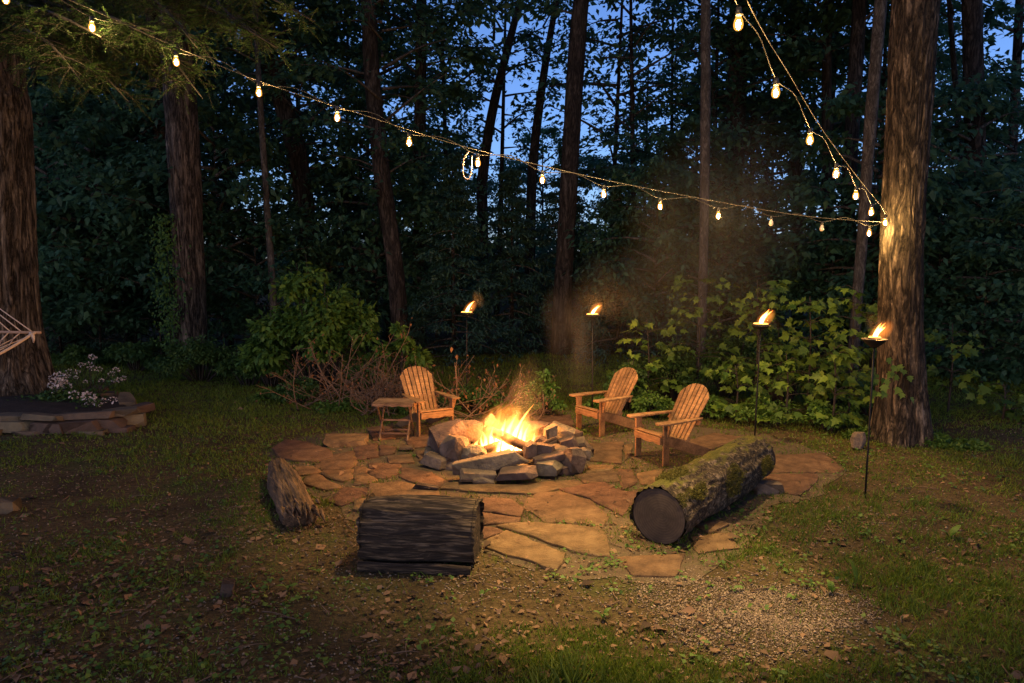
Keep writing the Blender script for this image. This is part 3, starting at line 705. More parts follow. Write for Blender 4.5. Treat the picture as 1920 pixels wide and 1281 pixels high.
for xx, s in ((.012, -1), (LL - .012, 1)):
    V2, F2 = tube_arrays([(xx, 0, rad0), (xx - .004, 0, rad0)], [rad0 * .975, rad0 * .90], 3, 40, None)
    link('cut_face', quads_mesh('cut_face', V2, F2, False), M_cut, mlog)
# moss cushions on the upper left flank
Vr = V.reshape(-1, 3); nrmv = nrm(Vr - np.stack([Vr[:, 0], 0 * Vr[:, 0], 0 * Vr[:, 0] + rad0], -1))
sel = np.where((nrmv[:, 2] > -.15) & ((nrmv[:, 1] > -.15) | (nrmv[:, 2] < .8)) & (np.array([vnoise(p[0] * 2.2, p[1] * 3, p[2] * 3) for p in Vr]) > .10) & ~((Vr[:, 0] > LL * .52) & (nrmv[:, 2] > .45)))[0]
sel = rng.choice(sel, 9000); c = Vr[sel] + nrmv[sel] * rng.uniform(0, .02, (9000, 1)) + rng.normal(0, .008, (9000, 3))
link('moss', leaf_mesh('moss', c, nrmv[sel] + rng.normal(0, .7, (9000, 3)), rng.normal(0, 1, (9000, 3)), rng.uniform(.010, .024, 9000), LEAF), M_moss, mlog)['kind'] = 'stuff'
# dark split log
A, B_ = G(688, 1052), G(892, 1060)
dl = thing('split_log', 'short dark weathered log lying crosswise at the near edge of the patio', 'log', ((A.x + B_.x) / 2, (A.y + B_.y) / 2 + .10, 0), math.atan2(B_.y - A.y, B_.x - A.x))
DL = .98; dr = .28
def dark_fn(th, s, L):
    out = []
    for t0 in th:
        k = 1 / (abs(math.cos(t0)) ** 2.6 + abs(math.sin(t0)) ** 2.6) ** (1 / 2.6); t = t0 - .32 * L + .10 * vnoise(L * 2.2, t0, 3.0); c_, s_ = math.cos(t), math.sin(t)
        g1 = vnoise(c_ * 4 + 9, s_ * 4, L * .9); g2 = abs(vnoise(c_ * 10 + L * .5, s_ * 10 + 4, L * 1.1)); g3 = vnoise(c_ * 24, s_ * 24 + L * 1.1, L * 2.2)
        g4 = vnoise(c_ * 2.2 - 3, s_ * 2.2 + L * .3, L * .6 + 7); out.append(k * .96 + .09 * g1 - .10 * max(0, g2 - .08) + .022 * g3 + .012 * vnoise(c_ * 55, s_ * 55 + L * 2, L * 3.5) - .16 * max(0, g4 - .18))
    return np.array(out)
V, Fq = tube_arrays([(-DL / 2, 0, dr * .90), (-.2, 0, dr * .93), (.15, .01, dr * .96), (DL / 2, 0, dr * .93)], [dr * .95, dr * 1.03, dr * 1.0, dr * .95], 90, 170, dark_fn, cap=False)
Vg = V.reshape(90, 170, 3)
for q in range(170):                                      # ragged, broken ends
    for e, i0, i1 in ((-1, 0, 9), (1, 80, 90)):
        off = .022 * vnoise(q * .13, e * 3.1, 1.0) + .012 * vnoise(q * .55, e * 2.0, 4.0)
        wgt = np.linspace(1, 0, 9) if e < 0 else np.linspace(0, 1, 10)
        Vg[i0:i1, q, 0] += off * wgt[:i1 - i0]
V = Vg.reshape(-1, 3)
link('bark', quads_mesh('bark', V, Fq, True), M_char, dl)
for xx, s in ((-DL / 2 + .022, -1), (DL / 2 - .022, 1)):
    V2, F2 = tube_arrays([(xx, 0, dr * .95), (xx + s * .004, 0, dr * .95)], [dr * 1.0, dr * .9], 3, 48, dark_fn)
    link('end_face', quads_mesh('end_face', V2, F2, False), M_char, dl)
link('split_plank', prism_mesh('split_plank', [(-.47, 0), (.46, 0), (.47, .07), (.2, .085), (-.1, .07), (-.47, .08)], .04, Matrix.Translation((0, -dr * 1.06, .005)) @ Matrix.Rotation(R(12), 4, 'X') @ FX), M_char, dl)
# rotten log on the left
A, B_ = G(565, 985), G(519, 893)
ax = B_ - A; rl = thing('rotten_log', 'short rotten tapering log with a broken end left of the patio', 'log', (A.x, A.y, 0), math.atan2(ax.y, ax.x) - math.pi / 2)
RL = ax.length + .15
def rot_fn(th, s, L):
    out = []
    for t in th:
        c_, s_ = math.cos(t), math.sin(t)
        k = .72 + .42 * max(0, s_) ** 3 + .22 * max(0, -s_ + abs(c_) * .4)
        out.append(k - .22 * abs(vnoise(c_ * 5, s_ * 5 + 3, L * 1.2)) + .10 * vnoise(c_ * 14, s_ * 14, L * 2.6) + .07 * vnoise(c_ * 25, s_ * 25, L * 9))
    return np.array(out)
V, Fq = tube_arrays([(0, -.02, .085), (0, RL * .5, .125), (.02, RL * .92, .15)], [.16, .175, .10], 80, 100, rot_fn)
m_ = quads_mesh('wood', V, Fq, True); link('wood', m_, M_rot, rl)
bag = Bag()
for k in range(26):
    a = random.uniform(-.2, 3.4); q = random.uniform(.05, .2); x, z = q * math.cos(a), .14 + q * math.sin(a) * .8; l = random.uniform(.04, .16)
    bag.tube([(x, -.03, max(.02, z)), (x + random.uniform(-.03, .05), -.05 - l, max(.012, z - random.uniform(0, .1)))], [random.uniform(.012, .035), .003], 3, 5)
link('splinters', bag.mesh('splinters', False), M_rot, rl)['kind'] = 'stuff'

# ------------------------------------------------------------------ torches
def make_torch(big):
    t = thing('garden_torch', 'x', 'torch', (0, 0, 0), 0, 'metal oil torches behind the fire pit')
    H = 1.68
    link('pole', tube_mesh('pole', [(0, 0, -.1), (0, 0, .9), (0, 0, H)], [.011, .011, .010], 4, 8), M_iron, t)
    prof = [(.002, -.03), (.035, -.025), (.085, .015), (.118, .05), (.127, .062), (.122, .064), (.10, .045), (.05, .02), (.002, .01)] if big else [(.002, -.02), (.05, -.012), (.10, .012), (.126, .03), (.127, .036), (.118, .033), (.06, .022), (.002, .02)]
    n = 28; V = [(r_ * math.cos(6.28318 * j / n), r_ * math.sin(6.28318 * j / n), H + z) for r_, z in prof for j in range(n)]
    Fq = [(i * n + j, i * n + (j + 1) % n, (i + 1) * n + (j + 1) % n, (i + 1) * n + j) for i in range(len(prof) - 1) for j in range(n)]
    link('bowl', fast_mesh('bowl', V, np.array(Fq), True), M_iron, t)
    zb = H + (.05 if big else .03); rc = .07 if big else .112
    link('oil_can', tube_mesh('oil_can', [(0, 0, zb - .03), (0, 0, zb + .028)], [rc * .9, rc], 2, 20, smooth=False), M_iron, t)
    link('wick', tube_mesh('wick', [(0, 0, zb + .028), (0, 0, zb + .040)], [rc * .9, rc * .8], 2, 20, smooth=False), M_oil, t)
    for q, (h, wd, ln, x) in enumerate(((.13, .050, (.10, .0), .0), (.08, .048, (.04, .01), -.005), (.19, .020, (.17, .0), .01))):
        f = link('flame', flame_mesh(h, wd, ln, 70 + q), M_tflame, t); f.location = (x, 0, zb + .03)
    lamp('torch_light', (.05, 0, zb + .13), P_TORCH, (1, .42, .10), .05, t)
    return t
t_small = make_torch(False); t_big = make_torch(True)
TP = [(875, 765), (1111, 778), (1414, 838), (1622, 934)]
TL = ['burning metal torch behind the chair that stands by the side table', 'burning metal torch behind the smoke, between the left and right hand chairs',
      'burning metal torch among the maple saplings behind the mossy log', 'tallest looking burning torch with a deep bowl in front of the big right tree']
torches = [t_small, copy_tree(t_small), copy_tree(t_small), t_big]
for t, (x, y), l in zip(torches, TP, TL): t.location = G(x, y); t['label'] = l
TG = vol_mat('torch_gas', .02, emit=13, ecol=(1, .27, .04), s=2.0, lo=.25, hi=.65); TGM = ball_mesh('fire_gas'); TGM.materials.append(TG)
for k, t in enumerate(torches):
    rn = random.Random(900 + k)
    for f in [c for c in t.children if c.name.startswith('flame')]:
        h = rn.uniform(.12, .21); f.data = flame_mesh(h, rn.uniform(.034, .060), (rn.uniform(.06, .17), rn.uniform(-.03, .03)), 950 + k * 7 + int(h * 100)); f.data.materials.append(M_tflame); f.rotation_euler = (0, 0, rn.uniform(-.6, .6))
    g_ = link('fire_gas', TGM, None, t); g_.location = (.055, 0, 1.68 + .13); g_.scale = (.095, .08, .18); g_.rotation_euler = (0, R(40), 0); g_['kind'] = 'stuff'
for k, t in enumerate(torches): t.rotation_euler = (0, R((0.4, -.8, .9, 0.3)[k]), R((0, 8, -20, -6)[k]))

# ------------------------------------------------------------------ string lights
def bulb_mesh():
    prof = [(.003, -.084), (.015, -.082), (.025, -.070), (.029, -.054), (.026, -.033), (.017, -.012), (.015, .0)]
    n = 10; V = [(r_ * math.cos(6.28318 * j / n), r_ * math.sin(6.28318 * j / n), z) for r_, z in prof for j in range(n)]
    Fq = [(i * n + j, i * n + (j + 1) % n, (i + 1) * n + (j + 1) % n, (i + 1) * n + j) for i in range(len(prof) - 1) for j in range(n)]
    Fq.append(tuple([0, 3, 6, 8])); return fast_mesh('bulb', V, np.array(Fq), True)
BM = bulb_mesh(); BM.materials.append(M_bulb); BD = bulb_mesh(); BD.materials.append(M_glass)
FM = tube_mesh('filament', [(0, 0, -.078), (0, 0, -.068), (0, 0, -.050), (0, 0, -.034), (0, 0, -.026)], [.003, .010, .013, .010, .003], 7, 8); FM.materials.append(M_fil)
SM = tube_mesh('socket', [(0, 0, 0), (0, 0, .045)], [.019, .015], 3, 10); SM.materials.append(M_socket)
def string(label, bulbs, cablepts, unlit=()):
    t = thing('string_light', label, 'string lights', cablepts[0], 0, 'string lights hung in the trees')
    o0 = Vector(cablepts[0])
    sup = [Vector(p) - o0 for p in cablepts]
    link('support_wire', tube_mesh('support_wire', sup, .0036, 60, 6), M_wire, t)
    bl = [Vector(p) - o0 for p in bulbs]
    cab = []
    for i, p in enumerate(bl):
        cab.append(p + Vector((0, 0, .045)))
        if i + 1 < len(bl):
            q = bl[i + 1]; mid = (p + q) / 2 + Vector((0, 0, .045))
            cab.append(mid + Vector((0, 0, .07 if i % 2 else .085)))
    link('cable', tube_mesh('cable', cab, .0042, 10 * len(cab), 6), M_cable, t)
    for i, p in enumerate(bl):
        b = link('bulb', BD if i in unlit else BM, None, t, p); link('socket', SM, None, b); b.scale = (1.15, 1.15, 1.15) if i not in unlit else (1, 1, 1)
        if i not in unlit: link('filament', FM, None, b)
        if i in unlit: b['label'] = 'unlit clear bulb'
    return t
A_px = [(172, 47), (330, 112), (485, 170), (632, 217), (767, 264), (896, 303), (1017, 335), (1132, 362), (1238, 385), (1347, 403), (1446, 418), (1541, 428), (1630, 436), (1697, 437)]
A_b = [P(x, y - 6, 7.1 + .215 * i) for i, (x, y) in enumerate(A_px)]
A_c = [P(130, 0, 6.8), P(300, 75, 7.25), P(480, 150, 7.5), P(680, 215, 7.85), P(870, 275, 8.2), P(1100, 330, 8.5), P(1280, 366, 8.85), P(1500, 404, 9.3), P(1672, 418, 9.5)]
A_c = [P(-60, -70, 6.4)] + A_c; A_b = [P(10, -12, 6.88)] + A_b
string('long string of warm bulbs running from the upper left branches to the right tree', A_b, A_c, unlit=(11, 12))
B_px = [(1660, 416), (1634, 396), (1605, 364), (1568, 322), (1519, 257), (1455, 166), (1385, 35)]
B_D = [9.35 - .77 * i for i in range(7)]
B_b = [P(x, y - 6, d) for (x, y), d in zip(B_px, B_D)]
B_c = [P(1664, 400, 9.5), P(1610, 335, 8.2), P(1540, 240, 7.0), P(1480, 140, 6.0), P(1415, 30, 4.9)]
step = B_b[-1] - B_b[-2]
for k in range(1, 4): B_b.append(B_b[6] + step * k + Vector((0, 0, .03 * k * k)))       # unseen bulbs, assumed: the string goes on over the lawn towards the house
B_c += [B_b[7] + Vector((.05, 0, .13)), B_b[8] + Vector((.05, 0, .14)), B_b[9] + Vector((.05, 0, .16))]
string('string of warm bulbs climbing steeply from the right tree towards the upper middle', B_b, B_c)
lp = [P(880, 283, 8.2), P(870, 300, 8.2), P(869, 328, 8.2), P(878, 336, 8.2), P(884, 322, 8.2), P(885, 292, 8.2)]
lo = link('cord_loop', tube_mesh('cord_loop', [p - lp[0] for p in lp], .006, 30, 6), M_rope, None, lp[0]); tag(lo, 'pale loop of spare cord hanging from the long light string', 'cord')

# ------------------------------------------------------------------ shaded lamp assumed high over the patio, unseen above the frame: its round pool of light ends on the foreground grass
pl = thing('assumed_lamp', 'assumed unseen shaded lamp hung from a wire high above the patio', 'lamp', (1.35, 8.25, 7.4))
link('assumed_lamp_shade', tube_mesh('assumed_lamp_shade', [(0, 0, .0), (0, 0, .10), (0, 0, .20)], [.20, .12, .04], 6, 24), M_iron, pl)
link('cord', tube_mesh('cord', [(0, 0, .2), (0, 0, 2.6)], .006, 3, 6), M_cable, pl)
link('wire', tube_mesh('wire', [(-9.0, 3.6, 4.9), (0, 0, 2.6), (4.5, .8, 4.5)], .005, 30, 6), M_wire, pl)  # cord and wire are assumed too, out of view
sd = bpy.data.lights.new('assumed_lamp_light', 'SPOT'); so = bpy.data.objects.new('assumed_lamp_light', sd); COL.objects.link(so); so.parent = pl; so.location = (0, 0, -.02)
sd.energy = P_POOL; sd.color = (1, .66, .27); sd.spot_size = 2 * math.atan(4.75 / 7.38); sd.spot_blend = .22; sd.shadow_soft_size = .08

pl2 = thing('assumed_lamp', 'small unseen shaded lamp added on a wire above the near edge of the patio', 'lamp', (1.0, 5.30, 4.75))  # second unseen lamp, added to brighten the near grass and gravel
link('assumed_lamp_shade', tube_mesh('assumed_lamp_shade', [(0, 0, .0), (0, 0, .08), (0, 0, .15)], [.14, .09, .03], 6, 24), M_iron, pl2)
link('cord', tube_mesh('cord', [(0, 0, .15), (0, 0, 2.2)], .006, 3, 6), M_cable, pl2)
link('wire', tube_mesh('wire', [(-8.6, 2.2, 3.2), (0, 0, 2.2), (5.2, 1.2, 2.9)], .005, 30, 6), M_wire, pl2)  # cord and wire added to carry this lamp, out of view
sd2 = sd.copy(); so2 = bpy.data.objects.new('assumed_lamp_light', sd2); COL.objects.link(so2); so2.parent = pl2; so2.location = (0, 0, -.02)
sd2.energy = P_POOL * .55; sd2.spot_size = 2 * math.atan(1.75 / 4.73); sd2.spot_blend = .40; sd2.shadow_soft_size = .06

# ================================================================== VEGETATION
# ------------------------------------------------------------------ crowns shared by many trees
def crown_data(seed, H, Rr, nb, ncl, nleaf, size, shape='oak', droop=0.0, tmpl=LEAF, flat=.5, up=.35):
    """limbs (tubes) and leaves of one crown, base at z=0, axis along z"""
    rn = np.random.default_rng(seed); bag = Bag(); C, Ax, Nm, Sz = [], [], [], []
    for k in range(nb):
        t = (k + rn.uniform(.2, .8)) / nb; z0 = H * t
        prof = {'oak': math.sin(math.pi * (.12 + .83 * t)) ** .7, 'cone': 1.05 - t, 'vase': .4 + .6 * t}[shape]
        L = Rr * prof * rn.uniform(.65, 1.1); az = k * 2.4 + rn.uniform(-.5, .5); el = rn.uniform(.0, .7) * up * 2 - droop
        d = np.array([math.cos(az) * math.cos(el), math.sin(az) * math.cos(el), math.sin(el)])
        p0 = np.array([0, 0, z0]); p1 = p0 + d * L * .5 + [0, 0, .05 * L]; p2 = p0 + d * L + [rn.normal(0, .1 * L), rn.normal(0, .1 * L), -droop * L * .35]
        bag.tube([p0, p1, p2], [.018 + .014 * L, .010 + .006 * L, .004], 6, 5)
        for c in range(ncl):
            s = rn.uniform(.25, 1.0) ** .7
            base = (1 - s) ** 2 * p0 + 2 * s * (1 - s) * p1 + s * s * p2
            sd = nrm(d + rn.normal(0, .8, 3)); l = L * .30 * rn.uniform(.4, 1)
            q = base + sd * l * [1, 1, .6]
            if c % 2 == 0: bag.tube([base, (base + q) / 2 + [0, 0, .02], q], [.008, .006, .003], 3, 4)
            n = int(nleaf * rn.uniform(.6, 1.3))
            C.append(q + rn.normal(0, 1, (n, 3)) * [.30 * l + .12, .30 * l + .12, (.30 * l + .12) * flat])
            a = rn.normal(0, 1, (n, 3)); a[:, 2] = -abs(a[:, 2]) * .5 - droop; a[:, :2] += sd[:2] * .8
            Ax.append(a); Nm.append(rn.normal(0, .45, (n, 3)) + [0, 0, 1]); Sz.append(rn.uniform(.65, 1.25, n) * size)
    V, Fc = leaf_arrays(np.vstack(C), np.vstack(Ax), np.vstack(Nm), np.hstack(Sz), tmpl, 1.0)
    return bag.mesh('limbs'), fast_mesh('crown', V, Fc)
PROTO = []
for i, a in enumerate([(1, 9, 3.4, 32, 10, 24, .25), (2, 8, 3.0, 28, 10, 24, .23), (3, 10, 3.8, 34, 10, 24, .26), (4, 7, 2.6, 26, 10, 22, .22)]):
    PROTO.append(crown_data(a[0], *a[1:]))
AIRY = [crown_data(11, 8, 3.2, 22, 7, 16, .24), crown_data(12, 9, 2.8, 20, 7, 16, .23)]
CONIF = [crown_data(21, 9, 2.8, 60, 8, 26, .24, 'cone', .30, SPRAY, .25, .1), crown_data(22, 7, 2.4, 50, 8, 26, .22, 'cone', .35, SPRAY, .25, .1)]
UNDER = [crown_data(31, 3.6, 2.0, 26, 8, 22, .18, 'oak', .05), crown_data(32, 2.8, 1.8, 22, 8, 22, .17, 'oak', .1), crown_data(33, 4.4, 2.2, 30, 8, 22, .19, 'oak', .1)]
for lst, lm in ((PROTO, M_leaf), (AIRY, M_leaf), (CONIF, M_conif), (UNDER, M_leaf)):
    for l, c in lst: l.materials.append(M_bark3); c.materials.append(lm)
def add_crown(t, proto, loc, s, rz, sz=1.0):
    for me, nm in ((proto[0], 'limbs'), (proto[1], 'crown')):
        o = link(nm, me, None, t); o.location = loc; o.scale = (s, s, s * sz); o.rotation_euler = (0, 0, rz)
        o['kind'] = 'stuff'
rt = random.Random(5)
def bark_fn(furrows, amp, fine, seed, flare=0.0, fl_h=.6):
    def fn(th, s, L):
        out = []
        fl = flare * math.exp(-L / fl_h)
        for t in th:
            c_, s_ = math.cos(t), math.sin(t)
            g = abs(vnoise(c_ * furrows + seed, s_ * furrows, L * .8 + 3 * vnoise(c_ * 2, s_ * 2, L * .7)))
            g2 = vnoise(c_ * furrows * 2.4, s_ * furrows * 2.4 + seed, L * 3.5)
            out.append(1 + fl * (1 + .45 * math.sin(t * 5 + seed) + .2 * math.sin(t * 3)) - amp * (1 - min(1, g * 3.2)) + fine * g2)
        return np.array(out)
    return fn
def tree(px, Y, wpx, label, mat_, top=13.0, m=30, n=16, fn=None, crowns=(), name='tree', group=None, base_px=None, cat='tree'):
    """px: picture points up the trunk centre at distance Y; wpx: width there"""
    pts = [P(x, y, Y) for x, y in px]; rad = [w_ * Y / F / 2 for w_ in wpx]
    b0, b1 = pts[0], pts[1]
    if b0.z > .02:                                           # down to the ground
        d = (b0 - b1).normalized(); 
        k = b0 + d * (b0.z / max(.3, -d.z)); k = Vector((b0.x * .6 + k.x * .4, Y, -.12)); pts.insert(0, k); rad.insert(0, rad[0] * 1.12)
    else: pts[0].z = -.12
    d = (pts[-1] - pts[-2]).normalized()
    if d.z > .2 and pts[-1].z < top:
        e = pts[-1] + d * ((top - pts[-1].z) / d.z); rad.append(rad[-1] * .55); pts.append(e)
    base = Vector((pts[0].x, pts[0].y, float(gz(pts[0].x, pts[0].y))))
    t = thing(name, label, cat, base, 0, group)
    loc = [p - base for p in pts]
    link('trunk', tube_mesh('trunk', loc, rad, m, n, fn), mat_, t)
    top_ = loc[-1]
    for proto, dz, s in crowns:
        f = dz
        i = min(len(loc) - 2, int(f * (len(loc) - 1))); p = None
        zz = [q.z for q in loc]; z = zz[0] + f * (zz[-1] - zz[0])
        for i in range(len(loc) - 1):
            if zz[i] <= z <= zz[i + 1]:
                u = (z - zz[i]) / max(1e-6, zz[i + 1] - zz[i]); p = loc[i].lerp(loc[i + 1], u)
        add_crown(t, proto, p or top_, s, rt.uniform(0, 6.28))
    return t
# the three big trunks near the clearing
t_right = tree([(1690, 826), (1689, 700), (1688, 560), (1693, 400), (1705, 200), (1716, 0)], 9.75, [96, 82, 74, 72, 74, 77],
     'big rough barked tree trunk on the right carrying the ends of the light strings', M_bark2, 14, 150, 110, bark_fn(8, .07, .05, 3, .30, .35), [(PROTO[0], .72, 1.1)])
t_left = tree([(10, 742), (-6, 600), (-14, 400), (-18, 200), (-22, 60)], 12.6, [160, 138, 134, 124, 106],
     'huge furrowed tree trunk at the left edge rising from the stone bed', M_bark, 14, 150, 130, bark_fn(11, .08, .035, 9, .28, .5), [(PROTO[2], .66, 1.2)])
t_two = tree([(357, 690), (357, 600), (352, 450), (342, 250), (325, 0)], 17.0, [60, 57, 55, 57, 52],
     'tall straight furrowed trunk standing behind the low bushes on the left', M_bark, 16, 120, 70, bark_fn(9, .07, .04, 5, .15, .4), [(PROTO[1], .62, 1.2)])
# trunks further back: (points, distance, widths, label, crowns)
TR = [
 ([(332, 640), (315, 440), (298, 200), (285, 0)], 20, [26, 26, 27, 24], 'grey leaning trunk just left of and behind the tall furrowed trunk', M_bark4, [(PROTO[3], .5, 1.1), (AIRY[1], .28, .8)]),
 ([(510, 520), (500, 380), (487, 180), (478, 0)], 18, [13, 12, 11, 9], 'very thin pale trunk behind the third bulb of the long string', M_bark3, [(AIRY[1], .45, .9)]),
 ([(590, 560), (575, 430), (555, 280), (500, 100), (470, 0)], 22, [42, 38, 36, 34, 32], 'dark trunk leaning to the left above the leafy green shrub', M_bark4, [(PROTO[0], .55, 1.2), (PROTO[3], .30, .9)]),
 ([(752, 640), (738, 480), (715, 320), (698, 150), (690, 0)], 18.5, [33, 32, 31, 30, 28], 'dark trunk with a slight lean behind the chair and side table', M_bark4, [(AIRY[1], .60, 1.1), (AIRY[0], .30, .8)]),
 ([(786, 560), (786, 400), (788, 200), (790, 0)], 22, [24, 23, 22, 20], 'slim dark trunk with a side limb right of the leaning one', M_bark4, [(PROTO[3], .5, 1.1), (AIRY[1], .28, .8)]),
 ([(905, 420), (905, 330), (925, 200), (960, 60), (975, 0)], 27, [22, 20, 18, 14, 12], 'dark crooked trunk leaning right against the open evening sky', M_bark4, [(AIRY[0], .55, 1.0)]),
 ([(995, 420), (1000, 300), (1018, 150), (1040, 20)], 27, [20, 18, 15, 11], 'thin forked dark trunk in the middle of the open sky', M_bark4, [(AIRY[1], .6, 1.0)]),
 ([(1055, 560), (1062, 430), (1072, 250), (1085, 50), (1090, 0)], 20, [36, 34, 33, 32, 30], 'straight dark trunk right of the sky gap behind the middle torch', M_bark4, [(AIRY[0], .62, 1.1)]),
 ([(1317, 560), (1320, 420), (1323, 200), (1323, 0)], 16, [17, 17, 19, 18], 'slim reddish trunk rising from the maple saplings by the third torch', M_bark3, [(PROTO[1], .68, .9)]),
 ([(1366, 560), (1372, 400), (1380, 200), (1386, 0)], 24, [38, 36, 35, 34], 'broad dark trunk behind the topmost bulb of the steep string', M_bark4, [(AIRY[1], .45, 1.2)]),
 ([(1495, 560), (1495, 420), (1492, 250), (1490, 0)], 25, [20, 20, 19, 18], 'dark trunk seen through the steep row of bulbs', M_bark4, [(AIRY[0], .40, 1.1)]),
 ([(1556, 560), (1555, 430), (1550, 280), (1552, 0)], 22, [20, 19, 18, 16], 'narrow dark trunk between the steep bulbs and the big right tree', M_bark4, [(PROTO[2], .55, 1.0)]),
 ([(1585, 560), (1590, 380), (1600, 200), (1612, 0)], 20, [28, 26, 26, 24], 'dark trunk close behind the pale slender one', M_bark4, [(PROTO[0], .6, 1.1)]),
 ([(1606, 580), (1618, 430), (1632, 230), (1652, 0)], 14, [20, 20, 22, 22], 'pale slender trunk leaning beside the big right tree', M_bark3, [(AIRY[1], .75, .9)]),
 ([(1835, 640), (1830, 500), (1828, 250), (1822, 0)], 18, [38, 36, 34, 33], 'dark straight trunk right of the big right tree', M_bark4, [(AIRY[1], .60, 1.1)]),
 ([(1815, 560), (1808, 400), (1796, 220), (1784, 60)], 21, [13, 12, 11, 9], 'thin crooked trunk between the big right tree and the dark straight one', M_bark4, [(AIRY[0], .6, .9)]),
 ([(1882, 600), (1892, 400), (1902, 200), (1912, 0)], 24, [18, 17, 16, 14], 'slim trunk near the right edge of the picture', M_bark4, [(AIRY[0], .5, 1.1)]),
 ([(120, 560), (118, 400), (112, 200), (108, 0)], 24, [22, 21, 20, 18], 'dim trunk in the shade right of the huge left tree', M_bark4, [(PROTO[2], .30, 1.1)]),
]
for px, Y_, wd, lab, mt, cr in TR:
    tree(px, Y_, wd, lab, mt, 13 + .12 * Y_, 26, 14, bark_fn(5, .06, .03, Y_), cr)
# side limb of the slim trunk
bag = Bag()
# background trees
def bgtree(px, Y_, proto, s, zc, wd, label, group, lean=0, mt=None, sz=1.0):
    p = G(960, 640); x = (px - 960) / F * Y_; g = float(gz(x, Y_))
    t = thing('tree', label, 'tree', (x, Y_, g), 0, group)
    H = zc + proto_h(proto) * s * sz
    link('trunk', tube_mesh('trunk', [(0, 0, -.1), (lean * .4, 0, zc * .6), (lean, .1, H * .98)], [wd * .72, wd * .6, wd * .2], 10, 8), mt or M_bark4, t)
    add_crown(t, proto, (lean * .6, 0, zc), s, rt.uniform(0, 6.28), sz); return t
PH = {}
def proto_h(p):
    k = p[1].name
    if k not in PH: PH[k] = max(v.co.z for v in p[0].vertices)
    return PH[k]
BG = 'dim trees at the back of the wood'
LM = [(20, 'the huge left trunk'), (130, 'the flower bed'), (215, 'the far lawn'), (300, 'the grey leaning trunk'), (350, 'the tall furrowed trunk'), (430, 'the low bushes'), (510, 'the very thin pale trunk'), (600, 'the large leafy shrub'), (735, 'the dark trunk near the side table'),
      (787, 'the slim dark trunk with a side limb'), (875, 'the first torch'), (950, 'the campfire'), (1062, 'the straight dark trunk at the sky gap'), (1111, 'the smoky second torch'), (1175, 'the middle chair'), (1260, 'the gap between the right hand chairs'), (1320, 'the slim reddish trunk'), (1372, 'the broad dark trunk'), (1420, 'the third torch'), (1495, 'the steep row of bulbs'), (1555, 'the narrow dark trunk'), (1612, 'the pale slender trunk'),
      (1690, 'the big right tree'), (1760, 'the right side of the big right tree'), (1830, 'the dark straight trunk far right'), (1890, 'the slim trunk at the right edge'), (1980, 'the right edge of the clearing')]
used_l = {}
def lab(what, px, Y_):
    nm = min(LM, key=lambda a: abs(a[0] - px))[1]; k = used_l.get((what, nm), 0); used_l[(what, nm)] = k + 1
    return what + (' behind ', ' farther back behind ', ' far back behind ', ' most distant behind ', ' hardly visible behind ')[min(k, 4)] + nm
ALLP = PROTO + AIRY
for px, Y_, k, s, zc in [(60, 26, 0, 1.2, 2.5), (180, 24, 1, 1.2, 2), (270, 30, 2, 1.3, 3), (420, 27, 0, 1.2, 2), (400, 36, 2, 1.4, 5), (560, 30, 4, 1.3, 2), (640, 26, 5, 1.3, 2.5), (680, 34, 2, 1.2, 2),
                         (800, 32, 5, 1.2, 1.5), (870, 40, 3, 1.2, 1), (980, 42, 3, 1.1, .5), (1130, 40, 1, 1.0, .5), (1200, 34, 4, 1.2, 3.0), (1260, 28, 5, 1.2, 3.0), (1300, 36, 4, 1.4, 3), (1430, 30, 0, 1.1, 2),
                         (1450, 40, 4, 1.5, 5), (1530, 34, 5, 1.4, 2), (1640, 30, 4, 1.3, 3), (1700, 40, 0, 1.3, 4), (1790, 36, 5, 1.0, 1), (1900, 32, 4, 1.0, .5), (2010, 28, 1, 1.2, 2), (-60, 28, 2, 1.4, 3), (1960, 44, 5, 1.3, 2),
                         (1020, 52, 2, 1.2, 0), (820, 52, 0, 1.2, 0), (1180, 52, 1, 1.3, 0), (1850, 52, 2, 1.1, 0), (560, 46, 4, 1.6, 4), (250, 44, 0, 1.7, 5), (80, 40, 1, 1.6, 5), (1350, 52, 0, 1.3, 0), (700, 46, 4, 1.5, 3),
   (730, 24, 4, 1.1, 5.0), (850, 27, 5, 1.1, 6.0), (1130, 25, 4, 1.1, 4.5), (1200, 23, 5, 1.0, 5.0), (1330, 24, 4, 1.1, 4.5), (1410, 26, 2, 1.1, 5.0), (1530, 24, 3, 1.2, 5.0), (1640, 24, 5, 1.1, 4.5), (930, 30, 4, 1.1, 7.5), (240, 22, 1, 1.0, 4.0), (110, 22, 0, 1.0, 4.0)]:
    bgtree(px, Y_, ALLP[k], s, zc, .16 + .02 * s, lab('dim leafy tree', px, Y_), BG, rt.uniform(-.6, .6))
for px, Y_, k, s, zc in [(140, 20, 0, .75, .2), (235, 21, 1, .8, .2), (60, 21, 1, .85, .1), (430, 22, 0, .72, .2)]:
    bgtree(px, Y_, CONIF[k], s, zc, .12, lab('drooping dark conifer', px, Y_), 'dark conifers on the left', 0)
for px, Y_, k, s, zc in [(850, 19, 0, .62, .1), (960, 21, 1, .78, .1), (1060, 22, 0, .70, .1), (1160, 20, 1, .78, .1), (1260, 22, 0, .72, .1), (660, 24, 1, .9, .1)]:
    bgtree(px, Y_, CONIF[k], s, zc, .12, lab('black looking conifer', px, Y_), 'dark conifers behind the fire', 0)
